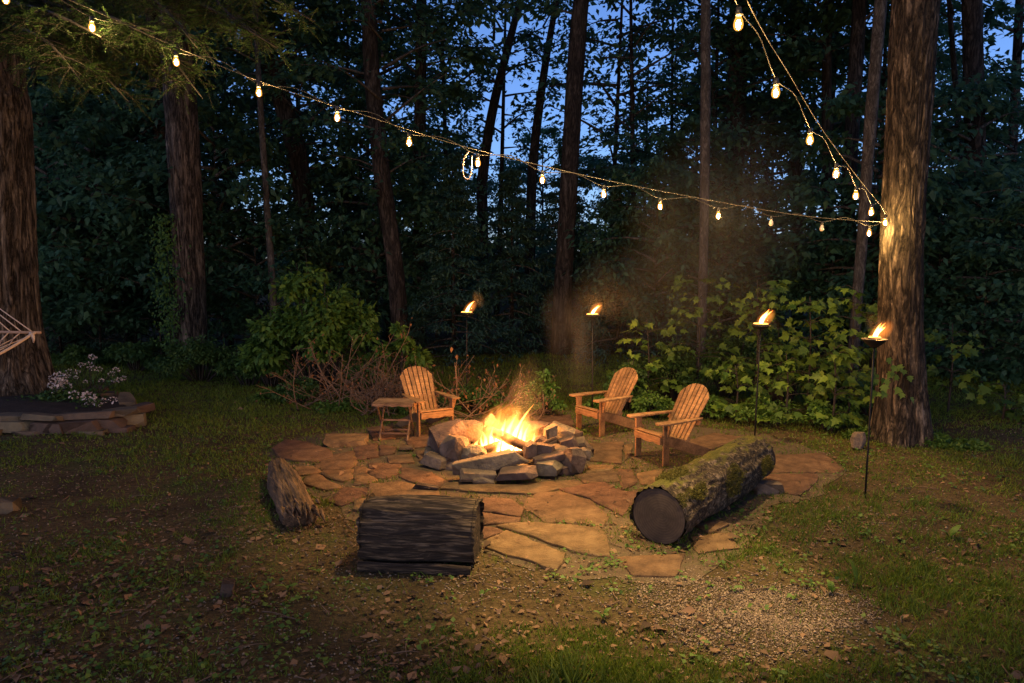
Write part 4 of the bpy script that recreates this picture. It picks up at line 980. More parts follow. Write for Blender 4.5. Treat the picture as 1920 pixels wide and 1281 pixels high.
for px, Y_, k, s, zc in [(480, 19, 0, 1.0, .3), (620, 21, 1, 1.0, .5), (820, 25, 2, 1.0, .5), (1350, 19, 0, 1.0, .5), (1450, 20, 2, 1.0, .5), (1560, 18, 1, 1.0, .5), (1760, 16, 0, .95, .3), (1850, 15, 1, 1.0, .2), (1920, 17, 2, 1.0, .4), (1960, 14, 0, 1.0, .2),
                         (1780, 21, 2, 1.1, .6), (30, 18, 1, 1, .3), (1690, 19, 2, 1.0, .4), (200, 27, 2, 1.2, .5)]:
    x = (px - 960) / F * Y_
    bgtree(px, Y_, UNDER[k], s, zc, .05, lab('shaded leafy sapling', px, Y_), 'shaded saplings under the trees', 0, M_bark3)
# unseen trees added behind the camera: their crowns cut the sky light on the lawn
for i, (x_, y_, k, s_, zc) in enumerate([(-5.5, -5.0, 0, 1.4, 6.0), (5.5, -5.5, 2, 1.4, 6.0), (-.5, -8.5, 1, 1.5, 5.5), (11.5, -3.0, 1, 1.4, 5.5), (-11.5, -3.5, 2, 1.4, 5.5)]):
    bgtree(960 + x_ / y_ * F, y_, PROTO[k], s_, zc, .24, ['unseen sky blocking tree behind the camera on the left', 'unseen sky blocking tree behind the camera on the right', 'unseen sky blocking tree directly behind the camera', 'far unseen sky blocking tree behind the camera on the right', 'far unseen sky blocking tree behind the camera on the left'][i], 'unseen trees added to block sky light', 0)
for px, Y_, k, s_ in [(110, 19, 2, 1.15), (180, 18.5, 0, 1.2), (250, 20, 2, 1.2), (300, 19, 1, 1.1), (420, 19, 2, 1.15), (700, 21, 2, 1.1), (820, 21, 0, 1.0), (1290, 21, 2, 1.1), (1240, 19, 0, 1.0), (1640, 17, 2, 1.1), (1800, 17.5, 2, 1.15), (1880, 18.5, 0, 1.2)]:
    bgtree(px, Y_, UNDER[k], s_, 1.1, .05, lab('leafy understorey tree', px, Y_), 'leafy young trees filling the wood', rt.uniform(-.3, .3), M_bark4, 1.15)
# far wood closing the view
N = 60000; th = rng.uniform(-1.0, 1.0, N); d = rng.uniform(56, 78, N); x = np.sin(th) * d; y = np.cos(th) * d
hh = 4.2 + 2.2 * nz(x, y, .18, 3) + 1.4 * nz(x, y, .6, 1); z = 1.0 + rng.uniform(0, 1, N) ** .9 * hh
far = link('far_woods', leaf_mesh('far_woods', np.stack([x, y, z], -1), rng.normal(0, 1, (N, 3)) + [0, 0, -.6], rng.normal(0, 1, (N, 3)) + [0, 0, 1], rng.uniform(.35, .75, N), LEAF), M_leaf); tag(far, kind='stuff')

# ------------------------------------------------------------------ hemlock boughs of the left tree, overhead on the left
def bough(pts, nb, seed, label=None):
    rn = np.random.default_rng(seed); base = Vector(t_left.location)
    c, r = resample([p for p in pts], np.linspace(.045, .006, len(pts)), 40)
    bag = Bag(); bag.tube([Vector(p) for p in pts], list(np.linspace(.045, .006, len(pts))), 20, 6)
    C, A_, N_, S_ = [], [], [], []
    for k in range(nb):
        s = rn.uniform(.12, 1); i = int(s * 38); p = c[i]; t = nrm(c[i + 1] - c[i])
        sd = nrm(np.cross(t, [0, 0, 1]) * rn.choice([-1, 1]) + t * rn.uniform(.3, 1.0) + rn.normal(0, .2, 3))
        L = (.9 * (1.15 - s) + .15) * rn.uniform(.5, 1.1); q1 = p + sd * L * .6 + [0, 0, -.08 * L]; q2 = p + sd * L + [0, 0, -.38 * L]
        bag.tube([p, q1, q2], [.008, .005, .002], 4, 4)
        for j in range(int(16 * L + 5)):
            u = rn.uniform(.1, 1); b = (1 - u) ** 2 * p + 2 * u * (1 - u) * q1 + u * u * q2
            tw = nrm(sd + rn.normal(0, .7, 3)); l = rn.uniform(.10, .26); n = int(l * 95)
            f = np.linspace(.05, 1, n)[:, None]; w_ = b + tw * l * f + np.array([0, 0, -.25 * l]) * f ** 2
            bag.tube([b, b + tw * l + np.array([0, 0, -.25 * l])], [.003, .0015], 2, 3)
            side = np.where(np.arange(n) % 2 == 0, 1, -1)[:, None] * nrm(np.cross(tw, [0, 0, 1]) + 1e-6)
            C.append(w_); A_.append(side + tw * .6 + rn.normal(0, .15, (n, 3))); N_.append(np.tile([0, 0, 1.], (n, 1)) + rn.normal(0, .3, (n, 3))); S_.append(rn.uniform(.030, .050, n))
    o = link('bough', bag.mesh('bough'), M_twigd, t_left); o.location = -base
    V, Fc = leaf_arrays(np.vstack(C), np.vstack(A_), np.vstack(N_), np.hstack(S_), NEEDLE, 1.9)
    k = link('needles', fast_mesh('needles', V, Fc), M_hem, o); k['kind'] = 'stuff'
BO = [[(-30, -60, 12), (120, 0, 10), (280, 70, 8.5), (380, 185, 7.6)], [(-30, 20, 12), (60, 60, 9.5), (160, 110, 8.2), (240, 190, 7.6)], [(-20, -80, 12), (200, -40, 9.5), (380, 10, 8.5), (520, 90, 7.8)],
      [(-20, -100, 12), (260, -80, 9), (450, -30, 8), (590, 40, 7.4)], [(-60, 40, 11), (20, 50, 9), (90, 80, 7.6), (150, 150, 7.0)], [(-40, -40, 11.5), (150, 30, 9), (260, 100, 8.3), (330, 150, 8.0)],
      [(0, -60, 12), (100, -20, 9), (200, 30, 7.8), (290, 60, 7.2)], [(0, -90, 12), (330, -60, 9.4), (420, 20, 8.6), (480, 60, 8.0)], [(-60, -20, 11), (40, 10, 8.6), (110, 30, 7.6), (190, 70, 7.2)],
      [(-60, 0, 12), (-10, 30, 10), (30, 55, 9), (60, 90, 8.4)], [(20, -90, 12), (220, -50, 9), (310, 20, 8), (370, 90, 7.5)], [(-20, -60, 12), (70, 20, 10), (130, 60, 9.2), (200, 130, 8.8)]]
for i, b in enumerate(BO): bough([P(x, y, Y_) for x, y, Y_ in b], 58, 300 + i)

# ------------------------------------------------------------------ bushes
def bush(name, label, cat, px, py_base, wpx, top_py, Y_, mat_, nleaf, size, seed, depth=1.0, stems=14, tmpl=LEAF, lumps=14, fill=.55, flatn=1.0, droop=.3, twigm=None, group=None):
    """a mound of stems ending in leaf clumps"""
    rn = np.random.default_rng(seed); x0 = (px - 960) / F * Y_; hw = wpx / 2 * Y_ / F; top = P(px, top_py, Y_).z
    base = Vector((x0, Y_, float(gz(x0, Y_)))); t = thing(name, label, cat, base, 0, group); bag = Bag(); C, A_, N_, S_ = [], [], [], []
    for k in range(lumps):
        a = rn.uniform(0, 6.28); q = rn.uniform(0, 1) ** .5; cx, cy_ = math.cos(a) * q * hw * .85, math.sin(a) * q * hw * .7 * depth
        zt = top * (1 - .55 * q ** 2) * rn.uniform(.55, 1.0)
        bag.tube([(cx * .2, cy_ * .2, -.03), (cx * .6, cy_ * .6, zt * .55), (cx, cy_, zt * .92)], [.022, .014, .005], 5, 5)
        n = nleaf // lumps; rr = hw * rn.uniform(.17, .36)
        v = nrm(rn.normal(0, 1, (n, 3))) * (rn.uniform(0, 1, (n, 1)) ** .45)
        c = np.array([cx, cy_, zt * .78]) + v * [rr, rr, min(rr, zt * .5) * .55]; c[:, 2] = np.maximum(c[:, 2], .03)
        ax_ = v * [1, 1, .5] + rn.normal(0, .4, (n, 3)); ax_[:, 2] -= droop
        C.append(c); A_.append(ax_); N_.append(rn.normal(0, .4, (n, 3)) + [0, 0, flatn] + v * .4); S_.append(rn.uniform(.6, 1.25, n) * size)
    link('stems', bag.mesh('stems'), twigm or M_twigd, t)
    k = link('foliage', leaf_mesh('foliage', np.vstack(C), np.vstack(A_), np.vstack(N_), np.hstack(S_), tmpl), mat_, t); k['kind'] = 'stuff'
    return t
bush('leafy_shrub', 'large green leafy shrub behind the dry brush, left of the chair', 'shrub', 600, 690, 260, 440, 14.0, M_shrub, 6000, .16, 1, .8, lumps=44)
bush('leafy_shrub', 'leafy branch of shrub reaching right above the dry brush', 'shrub', 745, 690, 120, 535, 13.4, M_shrub, 1100, .14, 2, .8, lumps=9)
bush('leafy_shrub', 'lower green shrub between the low bushes and the large shrub', 'shrub', 505, 690, 130, 585, 14.4, M_shrub, 2200, .13, 3, .8, lumps=14)
bush('low_bush', 'rounded dark green bush at the foot of the tall furrowed trunk', 'bush', 370, 710, 190, 612, 15.2, M_bush, 5200, .085, 4, .7, lumps=22)
bush('low_bush', 'dark green bush right of the rounded one by the tall trunk', 'bush', 460, 715, 120, 625, 14.6, M_bush, 3600, .085, 5, .7, lumps=16)
bush('low_bush', 'loose bluish green bush at the far side of the left lawn', 'bush', 250, 700, 150, 615, 16.6, M_bush, 3400, .11, 6, .7, lumps=16)
bush('low_bush', 'dim bush beside the huge left trunk at the lawn edge', 'bush', 150, 690, 130, 640, 17.6, M_bush, 2400, .11, 7, .7, lumps=12)
bush('low_bush', 'small yellow green bush behind the campfire smoke', 'bush', 1018, 765, 100, 682, 11.6, M_shrub, 1900, .085, 8, .7, lumps=16)
bush('low_bush', 'small green bush between the two right hand chairs', 'bush', 1232, 765, 90, 722, 11.4, M_fern, 1700, .075, 9, .7, lumps=14)
bush('low_bush', 'green bush in front of the dry brush left of the chair', 'bush', 560, 770, 110, 700, 12.6, M_bush, 2000, .08, 10, .6, lumps=14)
bush('low_bush', 'green leaves under the dry leafed branches behind the first torch', 'bush', 880, 770, 170, 715, 11.9, M_bush, 2600, .075, 11, .6, lumps=18)
bush('low_bush', 'bushy green growth at the back of the brush pile by the dark trunk', 'bush', 690, 740, 120, 650, 13.2, M_bush, 2200, .09, 12, .6, lumps=14)
# dry brush: bare twisting branches, some with brown leaves
def brush(label, px, wpx, top_py, Y_, nst, seed, leaves, leafsz=.06, spread=1.0):
    rn = np.random.default_rng(seed); x0 = (px - 960) / F * Y_; hw = wpx / 2 * Y_ / F; top = P(px, top_py, Y_).z
    t = thing('dry_brush', label, 'brush', (x0, Y_, float(gz(x0, Y_))), 0); bag = Bag(); C = []
    for k in range(nst):
        b = np.array([rn.uniform(-.8, .8) * hw, rn.uniform(-.5, .5), .02]); d = nrm(np.array([rn.normal(0, .8), rn.normal(0, .4), rn.uniform(.25, 1.1)]))
        L = top * rn.uniform(.5, 1.15); p1 = b + d * L * .5 + rn.normal(0, .06, 3); p2 = b + d * L + rn.normal(0, .16, 3); p2[2] = max(.05, min(p2[2], top)); p1[2] = max(.04, p1[2])
        p2[0] = np.clip(p2[0], -hw * 1.1, hw * 1.1)
        bag.tube([b, p1, p2], [.013, .008, .003], 6, 4)
        for j in range(5):
            u = rn.uniform(.3, 1); q = b * (1 - u) ** 2 + 2 * u * (1 - u) * p1 + u * u * p2; e = q + nrm(d + rn.normal(0, .7, 3)) * rn.uniform(.12, .4); e[2] = max(.03, e[2])
            bag.tube([q, (q + e) / 2 + rn.normal(0, .02, 3), e], [.006, .004, .002], 4, 4)
            C += [e + rn.normal(0, .06, 3) for _ in range(int(leaves))]
    link('branches', bag.mesh('branches'), M_twig, t)
    if C:
        n = len(C); k = link('dead_leaves', leaf_mesh('dead_leaves', np.array(C), rn.normal(0, .6, (n, 3)) + [0, 0, -1], rn.normal(0, 1, (n, 3)), rn.uniform(.6, 1.3, n) * leafsz, LEAF), M_dead, t); k['kind'] = 'stuff'
brush('tangled pile of bare dry branches left of the chair and table', 640, 210, 632, 12.4, 46, 1, 2.0, .06)
brush('mound of fine brown twigs directly left of the side table chair', 715, 90, 695, 11.9, 44, 2, 2, .05)
brush('dry branches with brown hanging leaves around the first torch', 880, 190, 668, 11.5, 24, 3, 3, .08)
brush('few dry twigs with brown leaves behind the fire', 985, 60, 725, 11.3, 5, 4, 2, .06)
# ------------------------------------------------------------------ maple saplings with big lobed leaves
MLS = []
for cu in (.14, .34, .02, .24):
    T = MAPLE[0].copy(); T[:, 2] = (.10 + cu * .6) * np.abs(T[:, 1]) * (1 if cu > .1 else -1) - cu * T[:, 0] ** 2; T[:, 1] *= 1.12 - cu
    me = fast_mesh('leaf', T, MAPLE[1]); me.materials.append(M_maple); MLS.append(me)
ML = MLS[0]
def maple(label, px, wpx, top_py, Y_, seed, nbig, nsmall, low=.25, size=.19):
    rn = np.random.default_rng(seed); x0 = (px - 960) / F * Y_; hw = wpx / 2 * Y_ / F; top = P(px, top_py, Y_).z
    t = thing('maple_sapling', label, 'sapling', (x0, Y_, float(gz(x0, Y_))), 0, 'maple saplings at the right edge of the clearing')
    bag = Bag(); bag.tube([(0, 0, -.05), (.04, .02, top * .5), (-.02, .0, top * .95)], [.022, .015, .006], 8, 6)
    C, A_, N_, S_ = [], [], [], []
    tiers = max(3, int(top / .34)); per = 5
    for k in range(tiers * per):
        z = top * (low + (1 - low) * ((k // per) + .5 + rn.normal(0, .22)) / tiers); z = max(.15, z); az = rn.uniform(0, 6.28); L = hw * rn.uniform(.5, 1.1) * (1.1 - .5 * z / top)
        d = np.array([math.cos(az), math.sin(az) * .8, rn.uniform(-.05, .15)]); p = np.array([.02, .01, z * .93]); e = p + d * L; m = p + d * L * .5 + [0, 0, .06]
        bag.tube([p, m, e], [.008, .005, .002], 5, 4)
        for j in range(7):
            u = .25 + .75 * (j + rn.uniform(0, 1)) / 7; q = (1 - u) ** 2 * p + 2 * u * (1 - u) * m + u * u * e; sd = np.array([-d[1], d[0], 0]) * rn.choice([-1, 1]) + d * .7
            q2 = q + sd * rn.uniform(.05, .22) + [0, 0, rn.uniform(-.05, .03)]
            if q2[2] < .06: continue
            C.append(q2); a = sd + rn.normal(0, .25, 3); a[2] = rn.uniform(-.75, -.1); A_.append(a); N_.append(np.array([0, -.45, 1.0]) + rn.normal(0, .45, 3)); S_.append(size * rn.uniform(.4, 1.2))
    C, A_, N_, S_ = map(np.array, (C, A_, N_, S_)); link('stem', bag.mesh('stem'), M_twigd, t)
    order = np.argsort(C[:, 1] - S_ * 3)                      # the leaves towards the clearing stay separate
    big, small = order[:min(nbig, 300)], order[min(nbig, 300):]
    for i in big:
        a = Vector(A_[i]).normalized(); n = Vector(N_[i]); n = (n - a * n.dot(a)).normalized(); b = n.cross(a)
        o = link('leaf', MLS[int(rn.integers(4))], None, t); s = S_[i]
        o.matrix_local = Matrix(((a.x * s, b.x * s, n.x * s, C[i][0]), (a.y * s, b.y * s, n.y * s, C[i][1]), (a.z * s, b.z * s, n.z * s, C[i][2]), (0, 0, 0, 1)))
    if len(small): 
        k = link('foliage', leaf_mesh('foliage', C[small], A_[small], N_[small], S_[small], MAPLE), M_maple, t); k['kind'] = 'stuff'
MP = [('maple sapling nearest the smoke, left of the middle torch pole', 1215, 150, 590, 12.2, 150), ('tall maple sapling behind the two right hand chairs', 1310, 190, 500, 12.8, 200),
      ('maple sapling directly behind the third torch', 1420, 180, 510, 12.0, 200), ('maple sapling between the third torch and the nearest torch', 1520, 170, 545, 11.3, 200),
      ('maple sapling with broad leaves against the left side of the right tree', 1600, 140, 520, 10.9, 180), ('low maple sapling behind the far end of the mossy log', 1480, 160, 655, 10.8, 160),
      ('low maple sapling left of the nearest torch pole', 1570, 120, 640, 10.3, 140), ('dim maple sapling right of the right tree', 1790, 130, 600, 11.6, 90), ('low dim maple sapling near the right edge of the picture', 1895, 110, 720, 11.0, 60),
      ('low maple sapling between the third chair and the third torch', 1385, 120, 680, 11.2, 120)]
for i, (l, px, wp, tpy, Y_, nb) in enumerate(MP): maple(l, px, wp, tpy, Y_, 60 + i, nb, 0, .18 if tpy < 640 else .08, .168)
for i, (px, wp, tp_, Y_, l) in enumerate([(1270, 150, 610, 12.9, 'small leaved shrub mixed among the left maple saplings'), (1370, 140, 560, 13.2, 'small leaved shrub behind the third torch saplings'), (1475, 150, 560, 12.4, 'small leaved shrub between the third and nearest torches'), (1560, 120, 600, 11.6, 'small leaved shrub beside the pale slender trunk'), (1180, 90, 650, 12.0, 'small leaved shrub under the smoke by the middle chair')]):
    bush('leafy_shrub', l, 'shrub', px, 0, wp, tp_, Y_, M_bush, 2600, .085, 600 + i, .8, lumps=30)
# undergrowth below the saplings
for i, (px, wp, tp_, Y_, l) in enumerate([(1330, 130, 735, 11.3, 'low leafy plants behind the third chair'), (1450, 150, 728, 10.9, 'low leafy plants at the far end of the mossy log'), (1560, 130, 735, 10.5, 'low leafy plants left of the nearest torch'),
        (1640, 90, 800, 9.9, 'small green plants at the left foot of the right tree'), (1745, 110, 806, 9.6, 'patch of green plants at the right foot of the right tree'), (1830, 110, 832, 9.4, 'dim green plants right of the right tree foot'),
        (1130, 80, 745, 11.8, 'low green plants behind the left arm of the middle chair'), (780, 90, 740, 11.7, 'low green plants behind the side table chair'), (640, 100, 745, 12.0, 'low green plants in front of the dry brush pile'), (520, 100, 728, 12.8, 'low green plants at the edge of the left lawn'), (1640, 130, 700, 11.6, 'dark leafy plants behind the foot of the right tree'), (960, 90, 745, 11.6, 'low green plants behind the fire pit')]):
    bush('leafy_plant', l, 'plant', px, 0, wp, tp_, Y_, M_fern if i % 2 else M_shrub, 1500, .075, 400 + i, .7, lumps=14, droop=.1)
# vine on the tall left trunk and leaves climbing the right tree
def ivy(label, px0, py0, px1, py1, wpx, Y_, n, size, seed, m=M_shrub, tm=LEAF):
    rn = np.random.default_rng(seed); a, b = P(px0, py0, Y_), P(px1, py1, Y_); t = thing('climbing_vine', label, 'vine', a, 0)
    u = rn.uniform(0, 1, n)[:, None]; c = np.array(b - a) * u + rn.normal(0, 1, (n, 3)) * [wpx * Y_ / F / 2.4, .10, .06]
    link('vine_stem', tube_mesh('vine_stem', [(0, 0, 0), tuple((b - a) * .5 + Vector((.05, 0, 0))), tuple(b - a)], [.012, .010, .004], 10, 5), M_twigd, t)
    if n > 60: link('leaves', leaf_mesh('leaves', c, rn.normal(0, .5, (n, 3)) + [0, -.3, -.8], rn.normal(0, .4, (n, 3)) + [0, -1, .5], rn.uniform(.6, 1.2, n) * size, tm), m, t)['kind'] = 'stuff'
    else:
        for q in c:
            A1 = Vector((rn.normal(0, .6), -.3, -.8)).normalized(); n1 = Vector((rn.normal(0, .3), -1, .4)); n1 = (n1 - A1 * n1.dot(A1)).normalized(); b1 = n1.cross(A1); s = size * rn.uniform(.6, 1.1)
            o = link('leaf', ML, None, t); o.matrix_local = Matrix(((A1.x * s, b1.x * s, n1.x * s, q[0]), (A1.y * s, b1.y * s, n1.y * s, q[1]), (A1.z * s, b1.z * s, n1.z * s, q[2]), (0, 0, 0, 1)))
ivy('green vine climbing the left side of the tall furrowed trunk', 320, 660, 308, 400, 34, 16.6, 900, .10, 1)
ivy('small vine with a few yellow green leaves on the right tree', 1652, 745, 1672, 675, 45, 9.36, 26, .12, 2)
# ------------------------------------------------------------------ raised stone bed, flowers
bedc = G(60, 772)
rb = thing('raised_bed', 'raised planting bed edged with long flat stones round the huge left trunk', 'flower bed', (bedc.x, bedc.y, 0))
RS = [  # px,py at z, z, size, rot, seed
 (25, 782, .24, (.62, .34, .09), (0, 2, 4), 1), (85, 783, .25, (.66, .32, .10), (-8, 3, -6), 2), (155, 779, .26, (.95, .36, .10), (-6, -2, 4), 3), (225, 772, .27, (.60, .40, .09), (0, -2, 10), 4),
 (30, 798, .13, (.70, .34, .17), (0, 0, 3), 5), (95, 799, .13, (.56, .32, .18), (0, 0, -4), 6), (140, 800, .12, (.80, .30, .19), (0, -2, 4), 7), (208, 794, .13, (.52, .32, .18), (0, 3, 6), 8), (250, 788, .12, (.36, .30, .22), (0, 0, 20), 9),
 (238, 752, .20, (.66, .30, .12), (0, -12, 128), 10), (205, 742, .22, (.50, .30, .14), (0, 4, 120), 11), (180, 735, .22, (.44, .34, .20), (5, 0, 100), 12), (262, 766, .15, (.40, .30, .14), (0, -6, 60), 13), (-40, 790, .2, (.6, .34, .12), (0, 0, 0), 14), (60, 812, .03, (.5, .3, .1), (0, 0, 6), 15), (175, 812, .03, (.5, .26, .1), (0, 0, -6), 16), (-30, 812, .05, (.6, .3, .12), (0, 0, 0), 17), (225, 806, .04, (.4, .3, .1), (0, 0, 10), 18)]
for px, py, z, sz, rot, sd_ in RS:
    o = link('stone', rock_mesh(*sz, 700 + sd_, 18, 5, .014), M_edge, rb); place(o, G(px, py, z) - bedc, rot)
bm = bmesh.new(); ps = [(-120, 792), (20, 790), (120, 788), (220, 782), (250, 770), (225, 752), (190, 738), (120, 725), (-120, 720)]
vs = [bm.verts.new(G(x, y, .20) - bedc) for x, y in ps]; c_ = bm.verts.new(G(40, 755, .30) - bedc)
for i in range(len(vs)): bm.faces.new((vs[i], vs[(i + 1) % len(vs)], c_))
bmesh.ops.subdivide_edges(bm, edges=bm.edges[:], cuts=3, use_grid_fill=True)
for v in bm.verts: v.co.z += random.uniform(-.02, .02)
bmesh.ops.recalc_face_normals(bm, faces=bm.faces); link('soil', bm_mesh('soil', bm, True), M_soil, rb)
fm = []
for k in range(3):
    rn = np.random.default_rng(k); n = 26; v = nrm(rn.normal(0, 1, (n, 3)))
    me = leaf_mesh('blossom', v * [.05, .05, .035], v + rn.normal(0, .3, (n, 3)), rn.normal(0, .5, (n, 3)) + [0, 0, 1], rn.uniform(.022, .036, n), LEAF, 1.7); me.materials.append(M_petal); fm.append(me)
def flowers(label, base, heads, seed, leaf=True):
    rn = np.random.default_rng(seed); b = G(base[0], base[1], .22); t = thing('flowering_plant', label, 'flowers', b, 0); bag = Bag(); C = []
    for (px, py, s) in heads:
        q = P(px, py, b.y + rn.uniform(-.25, .25)) - b
        st = np.array([q.x * .25 + rn.normal(0, .05), q.y * .4, 0]); m = np.array([q.x * .6, q.y * .7, q.z * .6])
        bag.tube([st, m, q], [.007, .005, .003], 6, 4)
        o = link('blossom', fm[int(rn.integers(3))], None, t, q); o.scale = (s, s, s); o.rotation_euler = (0, 0, rn.uniform(0, 6))
        for j in range(9):
            u = rn.uniform(0, .75); C.append(st * (1 - u) + np.array(q) * u + rn.normal(0, .05, 3))
    link('stems', bag.mesh('stems'), M_twigd, t); C = np.array(C); n = len(C)
    if leaf: link('leaves', leaf_mesh('leaves', C, rn.normal(0, 1, (n, 3)), rn.normal(0, .5, (n, 3)) + [0, 0, 1], rn.uniform(.06, .12, n), LEAF, .7), M_bush, t)['kind'] = 'stuff'
flowers('tall sparse plant with small white blossoms at the back of the stone bed', (165, 745), [(172, 670, 1), (178, 672, .7), (168, 684, 1.1), (174, 690, .9), (152, 684, .8), (186, 692, .8), (130, 696, .8), (145, 697, .8), (128, 706, .7), (218, 694, 1.0), (209, 701, .9), (224, 712, .9), (232, 709, .8), (214, 714, .7), (190, 714, .7), (160, 716, .6), (142, 708, .6)], 1)
flowers('dense clump of white blossoms beside the base of the huge left trunk', (105, 752), [(102, 708, 1.4), (110, 704, 1.3), (116, 706, 1.2), (106, 716, 1.5), (112, 722, 1.5), (118, 718, 1.2), (124, 724, 1.3), (98, 722, 1.2), (116, 730, 1.2), (100, 732, 1.0)], 2)
flowers('low white blossoms hanging over the front of the stone bed', (160, 764), [(166, 744, 1.5), (168, 752, 1.3), (186, 752, 1.6), (138, 740, 1.3), (212, 750, 1.1), (162, 740, 1.0)], 3)
bush('leafy_plant', 'dark leafy plant filling the stone bed in front of the huge trunk', 'plant', 100, 0, 190, 716, 11.7, M_bush, 2200, .075, 77, .45, lumps=22)

# ------------------------------------------------------------------ hammock at the left edge
hb = P(76, 624, 8.6); h0 = P(-110, 621, 8.9)
hm = thing('rope_hammock', 'white rope hammock with a wooden spreader bar cut off by the left edge', 'hammock', hb)
def rel(p): return p - hb
link('spreader_bar', tube_mesh('spreader_bar', [(0, 0, 0), rel(h0)], .018, 3, 10), M_bar, hm)
ring = P(-150, 470, 9.4)
for k, px in enumerate((63, 43, 22, 2, -30, -60, -90)):
    u = (76 - px) / 186; p = hb.lerp(h0, u); link('rope', tube_mesh('rope', [rel(p), rel(p.lerp(ring, .5)) + Vector((0, 0, -.01)), rel(ring)], .0075, 6, 6), M_rope, hm)
e0 = P(60, 627, 8.55); e1 = P(0, 663, 7.9); e2 = P(-90, 700, 7.2)
link('edge_rope', tube_mesh('edge_rope', [rel(P(66, 624, 8.58)), rel(e0), rel(e1), rel(e2)], .017, 14, 8), M_rope, hm)
link('edge_rope', tube_mesh('edge_rope', [rel(P(57, 624, 8.6)), rel(P(62, 632, 8.5)), rel(P(63, 643, 8.5))], [.018, .024, .006], 6, 8), M_rope, hm).name = 'tassel'
def netp(i, j):                                              # grid across the bar (i) and along the hammock (j)
    a = hb.lerp(h0, .08 + i * .115); f = .12 + j * .25; return a + (e2 - e0) * f * .9 + Vector((0, 0, -.26 * min(1, i * .5) * f - .02))
bag = Bag()
for i in range(8):
    for j in range(4):
        a = netp(i, j)
        bag.tube([rel(a), rel(netp(i + 1, j + 1))], .006, 2, 5); 
        if i: bag.tube([rel(a), rel(netp(i - 1, j + 1))], .006, 2, 5)
        else: bag.tube([rel(a), rel(e0.lerp(e2, min(1, .2 + j * .25)))], .006, 2, 5)
    bag.tube([rel(netp(i, 0)), rel(hb.lerp(h0, .08 + i * .115))], .008, 2, 5)
link('net', bag.mesh('net'), M_rope, hm)

# ------------------------------------------------------------------ ground cover: grass, leaves, chips, twigs
def scatter(n, x0, x1, y0, y1, near=1.0):
    u = rng.uniform(0, 1, n); y = y0 * (y1 / y0) ** (u ** near); x = rng.uniform(-1, 1, n) * (y * .80 + .4)
    return x, y
def not_paved(x, y): return ~in_polys(x, y, flag_polys) & (np.hypot(x - PIT.x, y - PIT.y) > 1.25)
x, y = scatter(520000, 0, 0, 2.9, 20)
inbed = in_polys(x, y, bed_poly)
dens = .36 + .50 * nz(x, y, .75, 1) + .25 * nz(x, y, 2.6, 4)
dens += .12 * np.clip((x - 1.2) / 2.0, -.4, 1) * np.clip((9 - y) / 3, 0, 1) + .55 * np.clip((y - 9.8) / 2, 0, 1) - .25 * ((x < -.5) & (y < 8.5))
tuft = np.exp(-(((x - .40) / .42) ** 2 + ((y - 3.70) / .32) ** 2)) * np.clip(.55 + .7 * nz(x, y, 5.0, 3), .05, 1.2); dens += 1.3 * tuft
gravelspot = np.exp(-(((x - 1.75) / .75) ** 2 + ((y - 4.75) / .50) ** 2)); dens -= 1.3 * gravelspot
dens -= 1.4 * np.exp(-(((x - .4) / 1.6) ** 2 + ((y - 5.0) / .5) ** 2)) * (y > 4.5)
cl = nz(x, y, 7.0, 21) + .6 * nz(x, y, 13.0, 4); dens += .45 * np.clip(cl, -.8, 1.0)
keep = (rng.uniform(0, 1, len(x)) < np.clip(dens, .03, 1)) & not_paved(x, y) & (~inbed | (rng.uniform(0, 1, len(x)) < .55)) & ~((y < 11.7) & (y > 10.3) & (x < -6.2))
keep &= (tuft < .25) | (rng.uniform(0, 1, len(x)) < .30)
x, y, tuft = x[keep], y[keep], tuft[keep]; n = len(x)
hgt = rng.uniform(.016, .050, n) * (1 + .5 * nz(x, y, 1.3, 8)) * (1 + 3.6 * tuft * rng.uniform(.4, 1.2, n)) * (1 + .20 * np.clip(x - 1, 0, 2) * (y < 7)); hgt = np.clip(hgt, .015, .30) * (1 + np.clip((y - 8) / 12, 0, .6))
ax_ = np.stack([rng.normal(0, .55, n), rng.normal(0, .55, n), np.ones(n)], -1)
g = link('grass', leaf_mesh('grass', np.stack([x, y, gz(x, y)], -1), ax_, rng.normal(0, 1, (n, 3)) * [1, 1, .1], hgt * 1.25, BLADE, np.clip(.0045 + .0006 * y, 0, .016) * (1 + 1.0 * (tuft > .25)) / hgt * .8), M_grass); tag(g, kind='stuff')
print('grass blades', n)
# fallen leaves
x, y = scatter(26000, 0, 0, 2.9, 15); dens = .22 + .55 * nz(x, y, .9, 6) + .35 * nz(x, y, 3.5, 2) + .6 * np.exp(-(((x - 2.3) / 1.3) ** 2 + ((y - 6.2) / 1.0) ** 2)) + .35 * ((x < 0) & (y < 7.5))
keep = (rng.uniform(0, 1, len(x)) < np.clip(dens, .04, 1)) & (np.hypot(x - PIT.x, y - PIT.y) > 1.2) & (~in_polys(x, y, flag_polys) | (rng.uniform(0, 1, len(x)) < .13))
x, y = x[keep], y[keep]; n = len(x); zf = np.where(in_polys(x, y, flag_polys), .046, .012)
lf = link('fallen_leaves', leaf_mesh('fallen_leaves', np.stack([x, y, gz(x, y) + zf + rng.uniform(0, .012, n)], -1), np.stack([rng.normal(0, 1, n), rng.normal(0, 1, n), rng.normal(0, .22, n)], -1),
        rng.normal(0, .28, (n, 3)) + [0, 0, 1], rng.uniform(.018, .070, n) * np.where(rng.uniform(0, 1, n) < .06, 1.9, 1), LEAF, rng.uniform(.6, 1.5, n)), M_litter); tag(lf, kind='stuff')
